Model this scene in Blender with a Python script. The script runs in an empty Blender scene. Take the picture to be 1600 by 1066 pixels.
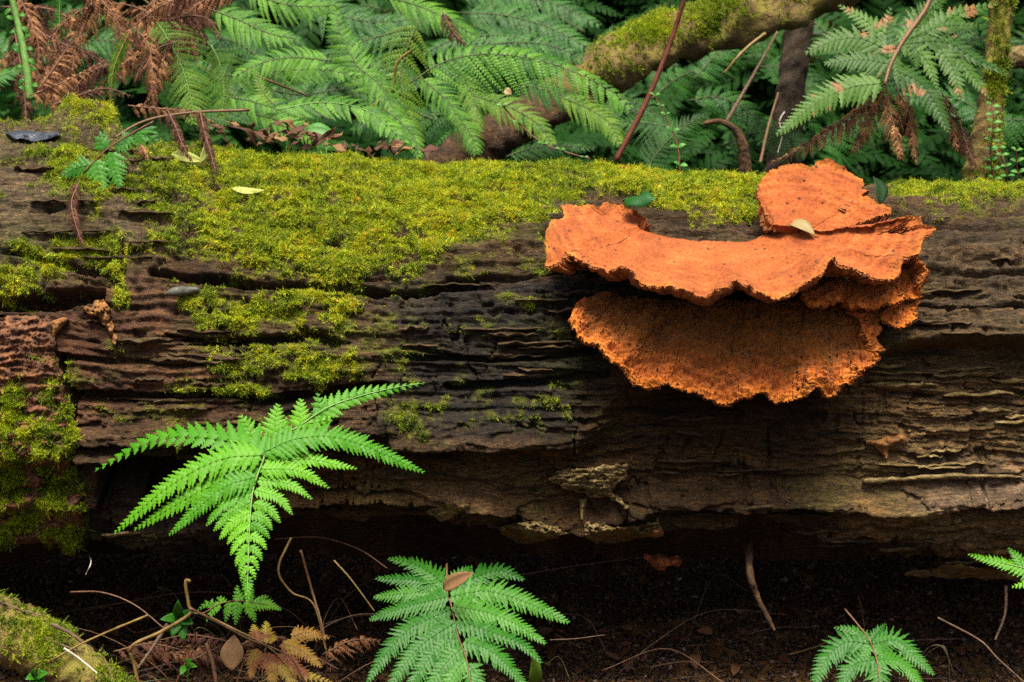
import bpy, math, random
import numpy as np
from mathutils import Vector, Matrix

random.seed(7)
RNG = np.random.default_rng(7)
SC = bpy.context.scene
COL = SC.collection

# ------------------------------------------------------------------ camera
PITCH = math.radians(18.0)
CAM = np.array([0.0, -1.1413, 0.6708])
FPX = 2400.0                      # focal length in pixels of the 1600 px photograph
cam = bpy.data.cameras.new('camera')
cam.sensor_width = 36.0
cam.lens = 54.0
cam.clip_start = 0.01
cam.clip_end = 500.0
camo = bpy.data.objects.new('camera', cam)
COL.objects.link(camo)
camo.location = CAM
camo.rotation_euler = (math.radians(90) - PITCH, 0, 0)
SC.camera = camo
cam.dof.use_dof = True
cam.dof.focus_distance = 1.16
cam.dof.aperture_fstop = 14.0

# ------------------------------------------------------------------ light
SUN_EL, SUN_AZ = math.radians(77.0), math.radians(186.0)    # azimuth clockwise from +Y
w = bpy.data.worlds.new('World')
SC.world = w
w.use_nodes = True
nt = w.node_tree
nt.nodes.clear()
wo = nt.nodes.new('ShaderNodeOutputWorld')
wb = nt.nodes.new('ShaderNodeBackground')
wb.inputs['Strength'].default_value = 0.05
sk = nt.nodes.new('ShaderNodeTexSky')
sk.sky_type = 'NISHITA'
sk.sun_disc = False
sk.sun_elevation = SUN_EL
sk.sun_rotation = SUN_AZ
sk.dust_density = 6.0
sk.air_density = 0.4
sk.ozone_density = 0.5
nt.links.new(sk.outputs[0], wb.inputs[0])
nt.links.new(wb.outputs[0], wo.inputs[0])
sun = bpy.data.lights.new('sun', 'SUN')
sun.energy = 1.5
sun.angle = math.radians(24.0)
sun.color = (1.0, 0.91, 0.74)
suno = bpy.data.objects.new('sun', sun)
COL.objects.link(suno)
sd = Vector((math.sin(SUN_AZ) * math.cos(SUN_EL), math.cos(SUN_AZ) * math.cos(SUN_EL), math.sin(SUN_EL)))
suno.rotation_euler = sd.to_track_quat('Z', 'Y').to_euler()
SC.view_settings.view_transform = 'Standard'
SC.view_settings.look = 'None'
SC.view_settings.gamma = 1.0
SC.view_settings.use_curve_mapping = False
SC.view_settings.exposure = 2.85
SC.cycles.max_bounces = 6
SC.cycles.diffuse_bounces = 3
SC.cycles.use_denoising = False

# ------------------------------------------------------------------ pixel <-> place
FW = np.array([0.0, math.cos(PITCH), -math.sin(PITCH)])
UP = np.array([0.0, math.sin(PITCH), math.cos(PITCH)])

def ray(px, py):
    return FW + np.array([(px - 800.0) / FPX, 0, 0]) + UP * ((533.0 - py) / FPX)

def P(px, py, Y):                 # point of that sight line at depth plane Y
    d = ray(px, py)
    return CAM + d * ((Y - CAM[1]) / d[1])

def PL(px, py, p0, n):            # point of that sight line on a plane
    d = ray(px, py)
    return CAM + d * (np.dot(np.asarray(p0) - CAM, n) / np.dot(d, n))

def proj(V):
    r = V - CAM
    dep = r @ FW
    return 800.0 + FPX * r[..., 0] / dep, 533.0 - FPX * (r @ UP) / dep, dep

def pxs(p):                       # metres per photo pixel at a point
    return float((np.asarray(p) - CAM) @ FW) / FPX

# ------------------------------------------------------------------ noise
_PR = np.random.default_rng(11).permutation(1024).astype(np.int32)
_AN = np.random.default_rng(12).random(1024) * 6.2831853
_GC = np.cos(_AN).astype(np.float32); _GS = np.sin(_AN).astype(np.float32)

def vn(x, y, seed=0):
    x, y = np.broadcast_arrays(np.asarray(x, np.float64), np.asarray(y, np.float64))
    fx0 = np.floor(x); fy0 = np.floor(y)
    fx = (x - fx0).astype(np.float32); fy = (y - fy0).astype(np.float32)
    ix = fx0.astype(np.int32) + np.int32(seed * 57 + 5000); iy = fy0.astype(np.int32) + np.int32(seed * 131 + 7000)
    ux = fx * fx * fx * (fx * (fx * 6 - 15) + 10); uy = fy * fy * fy * (fy * (fy * 6 - 15) + 10)
    p0 = _PR[ix & 1023]; p1 = _PR[(ix + 1) & 1023]
    def g(p, oy, ax, ay):
        k = _PR[(p + iy + oy) & 1023]
        return _GC[k] * ax + _GS[k] * ay
    a = g(p0, 0, fx, fy); c = g(p0, 1, fx, fy - 1)
    b = g(p1, 0, fx - 1, fy); d = g(p1, 1, fx - 1, fy - 1)
    a += (b - a) * ux; c += (d - c) * ux
    a += (c - a) * uy
    return 1.5 * a

def fbm(x, y, o=4, seed=0, gain=0.5):
    s = 0; a = 1.0; f = 1.0; n = 0
    for i in range(o):
        s = s + a * vn(np.asarray(x) * f + 17.3 * i, np.asarray(y) * f + 9.1 * i, seed + i)
        n += a; a *= gain; f *= 2.03
    return s / n

def sst(a, b, x):
    t = np.clip((x - a) / (b - a), 0, 1)
    return t * t * (3 - 2 * t)

def inpoly(px, py, poly):
    r = np.zeros(np.shape(px), bool)
    n = len(poly)
    for i in range(n):
        x1, y1 = poly[i]; x2, y2 = poly[(i + 1) % n]
        if y1 == y2:
            continue
        c = ((y1 > py) != (y2 > py)) & (px < (x2 - x1) * (py - y1) / (y2 - y1) + x1)
        r ^= c
    return r

def segdist(px, py, line):        # distance to a polyline
    d = np.full(np.shape(px), 1e9)
    for (x1, y1), (x2, y2) in zip(line[:-1], line[1:]):
        vx, vy = x2 - x1, y2 - y1
        t = np.clip(((px - x1) * vx + (py - y1) * vy) / (vx * vx + vy * vy + 1e-9), 0, 1)
        d = np.minimum(d, np.hypot(px - x1 - t * vx, py - y1 - t * vy))
    return d

def smooth(pts, n):               # Catmull-Rom through the points
    p = np.asarray(pts, float)
    if len(p) == 2:
        t = np.linspace(0, 1, n)[:, None]
        return p[0] * (1 - t) + p[1] * t
    q = np.vstack([2 * p[0] - p[1], p, 2 * p[-1] - p[-2]])
    m = len(p) - 1
    out = []
    for s in np.linspace(0, m - 1e-6, n):
        i = int(s); t = s - i
        a, b, c, d = q[i], q[i + 1], q[i + 2], q[i + 3]
        out.append(0.5 * (2 * b + (c - a) * t + (2 * a - 5 * b + 4 * c - d) * t * t + (3 * b - a - 3 * c + d) * t ** 3))
    return np.array(out)

def nrm(v):
    v = np.asarray(v, float)
    return v / (np.linalg.norm(v, axis=-1, keepdims=True) + 1e-12)

# ------------------------------------------------------------------ objects
def fast_mesh(name, V, F, smooth_=True):
    V = np.ascontiguousarray(V, dtype=np.float32); F = np.ascontiguousarray(F, dtype=np.int32)
    m = bpy.data.meshes.new(name)
    m.vertices.add(len(V)); m.vertices.foreach_set('co', V.ravel())
    k = F.shape[1] if len(F) else 3
    m.loops.add(F.size); m.loops.foreach_set('vertex_index', F.ravel())
    m.polygons.add(len(F))
    m.polygons.foreach_set('loop_start', np.arange(0, F.size, k, dtype=np.int32))
    m.polygons.foreach_set('use_smooth', np.full(len(F), smooth_))
    m.update(calc_edges=True)
    return m

def tag(o, label=None, cat=None, group=None, kind=None):
    if label: o['label'] = label
    if cat: o['category'] = cat
    if group: o['group'] = group
    if kind: o['kind'] = kind
    return o

def mesh_obj(name, V, F, mat, parent=None, smooth_=True, origin=None):
    V = np.asarray(V, float)
    off = np.zeros(3)
    if parent is not None:
        p = parent; off = np.zeros(3)
        while p is not None:
            off += np.array(p.location); p = p.parent
    if origin is not None:
        V = V - np.asarray(origin)
    else:
        V = V - off
    m = fast_mesh(name, V, F, smooth_)
    m.materials.append(mat)
    o = bpy.data.objects.new(name, m)
    COL.objects.link(o)
    if origin is not None:
        o.location = np.asarray(origin) - off
    if parent is not None:
        o.parent = parent
    return o

def empty(name, loc, label, cat, group=None):
    o = bpy.data.objects.new(name, None)
    o.empty_display_size = 0.02
    COL.objects.link(o)
    o.location = loc
    return tag(o, label, cat, group)

def join(parts):                  # list of (V, F) with equal face sizes
    Vs, Fs, k = [], [], 0
    for V, F in parts:
        Vs.append(V); Fs.append(np.asarray(F) + k); k += len(V)
    return np.vstack(Vs), np.vstack(Fs)

def grid_faces(nu, nv, wrap_v=False):
    i = np.arange(nu - 1)[:, None]; j = np.arange(nv if wrap_v else nv - 1)[None, :]
    j2 = (j + 1) % nv
    return np.stack([i * nv + j, i * nv + j2, (i + 1) * nv + j2, (i + 1) * nv + j], -1).reshape(-1, 4)

def tube(pts, r, sides=8, rough=0.0, seed=0):     # a closed tapering tube along points
    pts = np.asarray(pts, float); n = len(pts)
    r = np.broadcast_to(np.asarray(r, float), (n,)).copy()
    T = nrm(np.gradient(pts, axis=0))
    a = np.array([0.0, 0, 1.0]) if abs(T[0, 2]) < 0.9 else np.array([1.0, 0, 0])
    A = nrm(np.cross(T, a)); B = np.cross(T, A)
    th = np.linspace(0, 2 * math.pi, sides, endpoint=False)
    rr = r[:, None] * np.ones((1, sides))
    if rough:
        s = np.linspace(0, 1, n)[:, None] * n * 0.3
        rr = rr * (1 + rough * fbm(s + np.cos(th) * 0.9, s * 0.3 + np.sin(th) * 1.1 + seed * 3.7, 3, seed))
    V = pts[:, None, :] + rr[..., None] * (np.cos(th)[None, :, None] * A[:, None, :] + np.sin(th)[None, :, None] * B[:, None, :])
    F = grid_faces(n, sides, True)
    V = np.vstack([V.reshape(-1, 3), pts[:1], pts[-1:]])
    c0, c1 = n * sides, n * sides + 1
    cap = [[c0, (j + 1) % sides, j, j] for j in range(sides)]
    b = (n - 1) * sides
    cap += [[c1, b + j, b + (j + 1) % sides, b + (j + 1) % sides] for j in range(sides)]
    # degenerate quads become triangles
    F3 = np.vstack([F[:, [0, 1, 2]], F[:, [0, 2, 3]], np.array(cap)[:, :3]])
    return V, F3

# ------------------------------------------------------------------ materials
def mat_new(name):
    m = bpy.data.materials.new(name)
    m.use_nodes = True
    t = m.node_tree
    b = t.nodes['Principled BSDF']
    return m, t, b

def N(t, kind, **kw):
    n = t.nodes.new(kind)
    for k, v in kw.items():
        if k in n.inputs:
            n.inputs[k].default_value = v
        else:
            setattr(n, k, v)
    return n

def ramp(t, stops):
    r = t.nodes.new('ShaderNodeValToRGB')
    e = r.color_ramp.elements
    while len(e) < len(stops):
        e.new(0.5)
    for k, (p, c) in enumerate(stops):
        e[k].position = p
        e[k].color = (*c, 1) if len(c) == 3 else c
    return r

def coords(t, scale):
    c = t.nodes.new('ShaderNodeTexCoord')
    g = t.nodes.new('ShaderNodeNewGeometry')
    m = t.nodes.new('ShaderNodeMapping')
    m.inputs['Scale'].default_value = scale
    t.links.new(g.outputs['Position'], m.inputs['Vector'])
    return m

def mixc(t, fac, a, b, mode='MIX'):
    x = t.nodes.new('ShaderNodeMix'); x.data_type = 'RGBA'; x.blend_type = mode
    for sock, v in ((x.inputs[0], fac), (x.inputs[6], a), (x.inputs[7], b)):
        if isinstance(v, (int, float)):
            sock.default_value = v
        elif isinstance(v, tuple):
            sock.default_value = (*v, 1)
        else:
            t.links.new(v, sock)
    return x.outputs[2]

def noise_mat(name, stops, scale=(60, 60, 60), rough=0.8, bump=0.3, bdist=0.002, detail=6, attr=None, spec=0.3, bscale=None):
    m, t, b = mat_new(name)
    mp = coords(t, scale)
    n = N(t, 'ShaderNodeTexNoise', Scale=1.0, Detail=detail, Roughness=0.62)
    t.links.new(mp.outputs[0], n.inputs['Vector'])
    r = ramp(t, stops)
    t.links.new(n.outputs['Fac'], r.inputs[0])
    c = r.outputs[0]
    if attr:
        a = N(t, 'ShaderNodeAttribute', attribute_name=attr)
        c = mixc(t, 1.0, c, a.outputs['Color'], 'MULTIPLY')
    t.links.new(c, b.inputs['Base Color'])
    b.inputs['Roughness'].default_value = rough
    b.inputs['Specular IOR Level'].default_value = spec
    if bump:
        bn = n
        if bscale:
            mp2 = coords(t, bscale)
            bn = N(t, 'ShaderNodeTexNoise', Scale=1.0, Detail=5, Roughness=0.65)
            t.links.new(mp2.outputs[0], bn.inputs['Vector'])
        bu = N(t, 'ShaderNodeBump', Strength=bump, Distance=bdist)
        t.links.new(bn.outputs['Fac'], bu.inputs['Height'])
        t.links.new(bu.outputs[0], b.inputs['Normal'])
    return m

def leaf_mat(name, c1, c2, rough=0.45, trans=0.22, spec=0.14, spot=None):
    """leaf: two tones by object and by place, thin and partly translucent"""
    m, t, b = mat_new(name)
    oi = N(t, 'ShaderNodeObjectInfo')
    mp = coords(t, (55, 55, 55))
    n = N(t, 'ShaderNodeTexNoise', Scale=1.0, Detail=4, Roughness=0.6)
    t.links.new(mp.outputs[0], n.inputs['Vector'])
    ad = N(t, 'ShaderNodeMath', operation='ADD')
    t.links.new(oi.outputs['Random'], ad.inputs[0]); t.links.new(n.outputs['Fac'], ad.inputs[1])
    mu = N(t, 'ShaderNodeMath', operation='MULTIPLY_ADD')
    t.links.new(ad.outputs[0], mu.inputs[0]); mu.inputs[1].default_value = 0.9; mu.inputs[2].default_value = -0.4
    mu.use_clamp = True
    c = mixc(t, mu.outputs[0], c1, c2)
    if spot:
        n2 = N(t, 'ShaderNodeTexNoise', Scale=1.0, Detail=3)
        mp2 = coords(t, (38, 38, 38))
        t.links.new(mp2.outputs[0], n2.inputs['Vector'])
        r = ramp(t, [(spot[1], (0, 0, 0)), (spot[1] + 0.07, (1, 1, 1))])
        t.links.new(n2.outputs['Fac'], r.inputs[0])
        c = mixc(t, r.outputs[0], c, spot[0])
    t.links.new(c, b.inputs['Base Color'])
    b.inputs['Roughness'].default_value = rough
    b.inputs['Specular IOR Level'].default_value = spec
    bn = N(t, 'ShaderNodeTexNoise', Scale=1.0, Detail=3)
    mp3 = coords(t, (600, 600, 600))
    t.links.new(mp3.outputs[0], bn.inputs['Vector'])
    bu = N(t, 'ShaderNodeBump', Strength=0.35, Distance=0.0008)
    t.links.new(bn.outputs['Fac'], bu.inputs['Height'])
    t.links.new(bu.outputs[0], b.inputs['Normal'])
    tr = N(t, 'ShaderNodeBsdfTranslucent')
    t.links.new(c, tr.inputs['Color'])
    mx = N(t, 'ShaderNodeMixShader')
    mx.inputs[0].default_value = trans
    out = t.nodes['Material Output']
    t.links.new(b.outputs[0], mx.inputs[1]); t.links.new(tr.outputs[0], mx.inputs[2])
    t.links.new(mx.outputs[0], out.inputs['Surface'])
    return m

M = {}
M['fern_bright'] = leaf_mat('bright_fern_leaf', (0.030, 0.14, 0.003), (0.085, 0.25, 0.006), rough=0.42, trans=0.3)
M['fern_mid'] = leaf_mat('fern_leaf', (0.011, 0.072, 0.006), (0.034, 0.130, 0.010), rough=0.4)
M['fern_back'] = leaf_mat('back_fern_leaf', (0.020, 0.075, 0.006), (0.065, 0.17, 0.012), rough=0.45)
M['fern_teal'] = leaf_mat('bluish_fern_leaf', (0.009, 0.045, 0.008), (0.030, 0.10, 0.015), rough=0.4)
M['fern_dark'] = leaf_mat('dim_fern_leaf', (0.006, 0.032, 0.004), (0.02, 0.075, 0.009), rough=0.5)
M['fern_olive'] = leaf_mat('olive_fern_leaf', (0.035, 0.09, 0.006), (0.08, 0.15, 0.012), rough=0.5)
M['fern_worn'] = leaf_mat('worn_fern_leaf', (0.015, 0.048, 0.007), (0.042, 0.098, 0.012), rough=0.45, spot=((0.16, 0.075, 0.03), 0.58))
M['fern_yellow'] = leaf_mat('yellowing_fern_leaf', (0.20, 0.17, 0.02), (0.20, 0.10, 0.02), rough=0.45, spot=((0.14, 0.05, 0.018), 0.52))
M['fern_dead'] = leaf_mat('dead_fern_leaf', (0.045, 0.016, 0.008), (0.24, 0.115, 0.05), rough=0.6, trans=0.1)
M['fern_dead_dark'] = leaf_mat('dark_dead_fern_leaf', (0.035, 0.015, 0.010), (0.09, 0.038, 0.024), rough=0.6, trans=0.1)
M['stem_green'] = noise_mat('green_stem', [(0.3, (0.05, 0.12, 0.02)), (0.7, (0.10, 0.20, 0.04))], (120, 120, 120), 0.5)
M['stem_brown'] = noise_mat('brown_stem', [(0.3, (0.05, 0.025, 0.012)), (0.7, (0.13, 0.065, 0.03))], (150, 150, 150), 0.6)
M['stem_red'] = noise_mat('reddish_stem', [(0.3, (0.05, 0.014, 0.008)), (0.7, (0.11, 0.03, 0.015))], (150, 150, 150), 0.5)
M['stem_straw'] = noise_mat('straw_stem', [(0.3, (0.06, 0.038, 0.008)), (0.7, (0.17, 0.11, 0.03))], (150, 150, 90), 0.55)
M['twig_pale'] = noise_mat('pale_twig', [(0.3, (0.2, 0.18, 0.15)), (0.7, (0.42, 0.39, 0.34))], (200, 200, 200), 0.7)
M['twig_brown'] = noise_mat('brown_twig', [(0.3, (0.035, 0.02, 0.012)), (0.7, (0.11, 0.07, 0.04))], (200, 200, 200), 0.75)
# ------------------------------------------------------------------ ground
def ground_z(x, y):
    return (-0.035 + 0.02 * fbm(x * 3, y * 3, 4, 40) + 0.008 * fbm(x * 16, y * 16, 3, 41)
            + 0.05 * sst(0.35, 0.55, y) + 0.22 * sst(0.5, 1.6, y) + 0.75 * np.clip(y - 1.3, 0, 4) ** 1.25     # the bank behind the log
            + 0.6 * sst(2.1, 5.0, -y + 0.4 * fbm(x * .6, y * .6, 2, 42)) + 1.7 * sst(1.9, 4.4, np.abs(x) + 0.4 * fbm(x * .7, y * .7, 2, 43)))   # unseen banks behind the camera and at both sides, added to block low sky

M['soil'] = noise_mat('forest_soil', [(0.25, (0.014, 0.008, 0.004)), (0.5, (0.05, 0.028, 0.012)), (0.75, (0.12, 0.068, 0.03))],
                      (70, 70, 70), 1.0, 0.8, 0.004, 8, spec=0.0)
gx = np.concatenate([np.linspace(-60, -6.5, 20), np.linspace(-6, -1.0, 40), np.linspace(-0.98, 0.98, 190), np.linspace(1.0, 6, 40), np.linspace(6.5, 60, 20)])
gy = np.concatenate([np.linspace(-60, -6.5, 20), np.linspace(-6, -0.7, 50), np.linspace(-0.68, 1.9, 240), np.linspace(2.0, 8, 40), np.linspace(9, 80, 20)])
GX, GY = np.meshgrid(gx, gy, indexing='ij')
GZ = ground_z(GX, GY)
ground = mesh_obj('ground', np.stack([GX, GY, GZ], -1).reshape(-1, 3), grid_faces(len(gx), len(gy))[:, ::-1], M['soil'])
tag(ground, 'dark damp forest soil under and behind the fallen log', kind='structure')

# ------------------------------------------------------------------ the fallen log
R0, YC, ZC = 0.19, 0.19, 0.219
lx = np.concatenate([np.linspace(-1.5, -0.492, 30), np.linspace(-0.485, 0.485, 830), np.linspace(0.492, 1.5, 30)])
lp = np.radians(np.concatenate([np.linspace(-175, -28, 30), np.linspace(-26, 158, 505), np.linspace(159, 184, 12)]))
LX, LP = np.meshgrid(lx, lp, indexing='ij')
LS = LP * R0
PXK = [-400, 0, 160, 260, 400, 550, 700, 900, 1150, 1300, 1600, 2000]
TOPK = [0.020, 0.016, 0.014, -0.002, -0.009, -0.014, -0.020, -0.025, -0.029, -0.034, -0.039, -0.042]
xr = LX * 1750 + 800                             # rough photo column at the log's top
ztop = np.interp(xr, PXK, TOPK)
nY, nZ = -np.sin(LP), np.cos(LP)
BX = LX
RR = R0 * (1 + 0.15 * sst(82, 128, np.degrees(LP)) * (1 - sst(150, 175, np.degrees(LP))))     # the lower face stands nearly upright
BY = YC + RR * nY
BZ = ZC + RR * nZ + ztop * np.clip(nZ, 0, 1)
NL = np.stack([np.zeros_like(nY), nY, nZ], -1)
PX, PY, PD = proj(np.stack([BX, BY, BZ], -1))
front = (np.degrees(LP) > -25) & (np.degrees(LP) < 165)
jx = PX + 34 * fbm(LX * 20, LS * 24, 4, 1) + 6 * fbm(LX * 120, LS * 120, 2, 2)
jy = PY + 22 * fbm(LX * 20, LS * 26, 4, 3) + 5 * fbm(LX * 110, LS * 130, 2, 4)

MOSS = [  # outline in the photo's pixels, cover
    ([(-200, 130), (0, 145), (60, 150), (150, 150), (178, 195), (180, 228), (110, 222), (60, 205), (0, 205), (-200, 205)], 1.0),
    ([(330, 228), (480, 225), (640, 225), (800, 240), (1000, 240), (1215, 255), (1215, 362), (1100, 372), (960, 340), (870, 345), (800, 370), (720, 388),
      (640, 425), (560, 440), (470, 438), (380, 425), (310, 408), (290, 370), (330, 300)], 1.0),
    ([(175, 225), (330, 225), (340, 300), (300, 370), (250, 360), (190, 330), (160, 300), (200, 270)], 0.85),
    ([(45, 235), (130, 225), (210, 260), (220, 330), (150, 345), (60, 300)], 0.9),
    ([(10, 385), (100, 372), (210, 385), (300, 360), (320, 395), (230, 405), (170, 418), (30, 420)], 0.95),
    ([(0, 420), (55, 430), (60, 455), (0, 465), (-60, 450)], 0.9),
    ([(165, 410), (190, 410), (188, 470), (165, 475)], 0.85),
    ([(280, 462), (320, 448), (420, 452), (540, 448), (565, 480), (540, 520), (470, 522), (430, 512), (380, 520), (330, 530), (300, 500)], 0.95),
    ([(325, 545), (400, 548), (480, 540), (560, 535), (570, 575), (500, 600), (430, 585), (360, 588)], 0.85),
    ([(340, 590), (425, 598), (420, 616), (345, 612)], 0.9),
    ([(560, 455), (680, 490), (800, 500), (800, 520), (690, 530), (640, 570), (560, 590)], 0.42),
    ([(620, 395), (860, 395), (870, 425), (720, 440), (620, 445)], 0.4),
    ([(605, 632), (690, 622), (705, 655), (660, 680), (620, 668)], 0.75),
    ([(745, 610), (900, 612), (890, 670), (700, 680), (740, 640)], 0.42),
    ([(1385, 270), (1500, 262), (1700, 270), (1700, 330), (1600, 322), (1500, 330), (1420, 325), (1380, 305)], 0.9),
    ([(1200, 300), (1420, 280), (1400, 320), (1210, 350)], 0.6),
    ([(150, 640), (330, 630), (330, 660), (160, 670)], 0.35),
    ([(-80, 700), (80, 705), (115, 760), (140, 800), (140, 850), (60, 840), (-80, 870)], 0.9),
]
moss = np.zeros_like(PX)
EN = 24 * fbm(LX * 70, LS * 80, 4, 59, .6)
for poly, wt in MOSS:
    xa, ya = np.min(poly, 0) - 60; xb, yb = np.max(poly, 0) + 60
    q_ = (jx > xa) & (jx < xb) & (jy > ya) & (jy < yb) & (LP > -0.6)
    sdm = segdist(jx[q_], jy[q_], poly + [poly[0]]) * np.where(inpoly(jx[q_], jy[q_], poly), 1, -1)
    moss[q_] = np.maximum(moss[q_], wt * sst(-22, min(26, 0.3 * min(xb - xa - 120, yb - ya - 120)), sdm + EN[q_]))
hole = fbm(LX * 42, LS * 60, 4, 5)
stray = 0.5 * sst(0.08, 0.45, fbm(LX * 17, LS * 26, 4, 48)) * (PX < 960) * (PY < 690) + 0.5 * sst(0.1, 0.5, fbm(LX * 17, LS * 26, 4, 49)) * (PY < 345)
moss = np.where(front, np.maximum(moss, stray), 0)
thin = -0.03 * (PX < 335) * (PY > 225) + 0.10 * (PX > 880) * (PY > 310) - 0.06 * (PY > 440) * (PX < 620) - 0.25 * (PY < 225) * (PX < 220) - 0.08 * (PX > 1380)
moss = moss * sst(-0.36, 0.10, hole + 0.6 * fbm(LX * 130, LS * 150, 3, 6) + 0.35 * fbm(LX * 14, LS * 40, 3, 7) + (moss - 0.75) * 0.6 - thin)
for q in ((870, 318, 26, 9), (905, 290, 22, 7), (620, 365, 26, 9), (930, 315, 30, 8), (470, 300, 18, 6), (1030, 300, 20, 6)):   # bare dark wood showing through
    moss *= sst(0.5, 1.2, np.hypot((jx - q[0]) / q[2], (jy - q[1]) / q[3]))

fgap = inpoly(jx, jy, [(860, 330), (990, 318), (1080, 345), (1080, 400), (990, 400), (860, 400)]) | inpoly(jx, jy, [(1196, 295), (1230, 262), (1380, 262), (1392, 372), (1150, 400), (1060, 385), (1100, 368), (1190, 345)])
moss = moss * np.where(fgap, 0.0, 1.0)
# relief: long weathered layers, each overhanging the next
wx = 0.012 * fbm(LX * 5, LS * 9, 4, 11) + 0.0045 * fbm(LX * 24, LS * 30, 4, 18)
sw = LS + wx + 0.25 * wx * LX
ph = sw * 38 + 1.6 * fbm(LX * 2.6, sw * 6, 3, 12)
saw = ph - np.floor(ph)
ph2 = sw * 105 + 1.3 * fbm(LX * 6, sw * 14, 3, 13)
saw2 = ph2 - np.floor(ph2)
amp = 0.35 + 0.65 * sst(-0.25, 0.3, fbm(LX * 4, LS * 11, 3, 14))
amp2 = sst(-0.3, 0.35, fbm(LX * 9, LS * 22, 3, 15))
D = 0.013 * fbm(LX * 5, LS * 7, 3, 10)
D = D + 0.0044 * amp * (np.minimum(saw, (1 - saw) * 9)) + 0.0030 * amp2 * np.minimum(saw2, (1 - saw2) * 5)
fib = fbm(LX * 11, sw * 190, 4, 16, 0.6)
crumb_ = sst(-0.15, 0.25, fbm(LX * 7, LS * 10, 3, 44))
fib2 = fbm(LX * 16, sw * 300, 3, 57, 0.65)
D = D + 0.0034 * fib + 0.0030 * fib2 + 0.0016 * fbm(LX * 55, sw * 380, 2, 17) + 0.0072 * crumb_ * fbm(LX * 46, sw * 120, 5, 19, 0.66) + 0.0028 * fbm(LX * 110, LS * 150, 4, 58, 0.65)
D = D - 0.006 * sst(0.2, 0.5, fbm(LX * 26, sw * 95, 5, 45, .6)) - 0.006 * sst(0.30, 0.5, fbm(LX * 55, LS * 30, 3, 46))

crk = np.abs(fbm(LX * 34 + 5, LS * 8, 3, 87)); D = D - 0.007 * (1 - sst(0.004, 0.03, crk)) * sst(0.05, 0.3, fbm(LX * 12, LS * 14, 2, 88))      # checks across the grain
CREV = [  # dark splits: line, half width px, depth m
    ([(240, 432), (300, 440), (420, 447), (560, 452), (650, 458), (740, 442)], 9, 0.024),
    ([(-100, 470), (30, 476), (100, 470), (160, 462)], 12, 0.028),
    ([(20, 395), (150, 430), (200, 400), (185, 450)], 6, 0.012),
    ([(190, 395), (196, 480)], 9, 0.022),
    ([(270, 532), (330, 536), (420, 532), (470, 528)], 8, 0.022),
    ([(470, 515), (520, 535)], 9, 0.014),
    ([(105, 560), (300, 570), (330, 566)], 5, 0.010),
    ([(115, 618), (210, 622), (300, 618), (420, 625), (600, 605)], 10, 0.022),
    ([(120, 690), (220, 700), (420, 690), (600, 690)], 12, 0.020),
    ([(100, 560), (115, 640), (120, 720)], 9, 0.025),
    ([(700, 440), (860, 430), (960, 430)], 6, 0.012),
    ([(640, 560), (800, 560), (930, 548)], 6, 0.012),
    ([(700, 605), (830, 600), (950, 585)], 7, 0.014),
    ([(1370, 470), (1480, 485), (1600, 480), (1700, 482)], 5, 0.010),
    ([(1400, 345), (1500, 352), (1700, 360)], 6, 0.010),
    ([(1420, 420), (1520, 428), (1700, 425)], 5, 0.008),
    ([(470, 790), (640, 792), (800, 820)], 6, 0.012),
    ([(1490, 820), (1620, 815), (1720, 815)], 12, 0.022),
    ([(1080, 812), (1250, 822), (1400, 820)], 6, 0.012),
]
for line, hw, dep in CREV:
    d = segdist(PX, PY + 5 * fbm(LX * 26, LS * 26, 3, 21), line) / (hw * (0.6 + 0.8 * (0.5 + fbm(LX * 20, LS * 20, 2, 22))))
    D = D - dep * (1 - sst(0.35, 1.15, d)) * front
# the lower face of the log is broken away and lies further back
edge = np.interp(PX, [-200, 130, 420, 560, 760, 900, 960, 1100, 1300, 1390, 1480, 1600, 1800],
                 [705, 705, 700, 690, 694, 686, 620, 600, 600, 545, 528, 535, 535]) + 12 * fbm(LX * 13, LS * 3, 4, 23)
ew = 13 + 55 * np.exp(-((PX - 930) / 90) ** 2)
D = D - 0.030 * sst(0, 1, (PY - edge) / ew) * (0.75 + 0.4 * fbm(LX * 4, LS * 6, 2, 24)) + 0.017 * sst(-70, -2, PY - edge) * (1 - sst(0, 10, PY - edge)) * (1 - .9 * np.exp(-((PX - 930) / 110) ** 2))
# ledges of the lower face, then the ragged bottom edge
led = np.interp(PX, [-200, 400, 560, 700, 900, 1050, 1300, 1600, 1800], [790, 795, 800, 800, 838, 805, 800, 795, 800]) + 9 * fbm(LX * 14, LS * 2, 4, 25)
D = D + 0.018 * sst(-38, 2, PY - led) - 0.018 * sst(2, 12, PY - led)
bot = np.interp(PX, [-200, 100, 330, 420, 560, 760, 900, 1040, 1170, 1185, 1260, 1390, 1420, 1600, 1800],
                [868, 870, 900, 840, 846, 852, 852, 868, 852, 822, 864, 872, 897, 907, 907]) + 24 * fbm(LX * 19, LS * 4, 5, 26, .6)
D = D - (0.012 * sst(0, 12, PY - bot) + 0.06 * sst(5, 70, PY - bot)) * front
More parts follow.
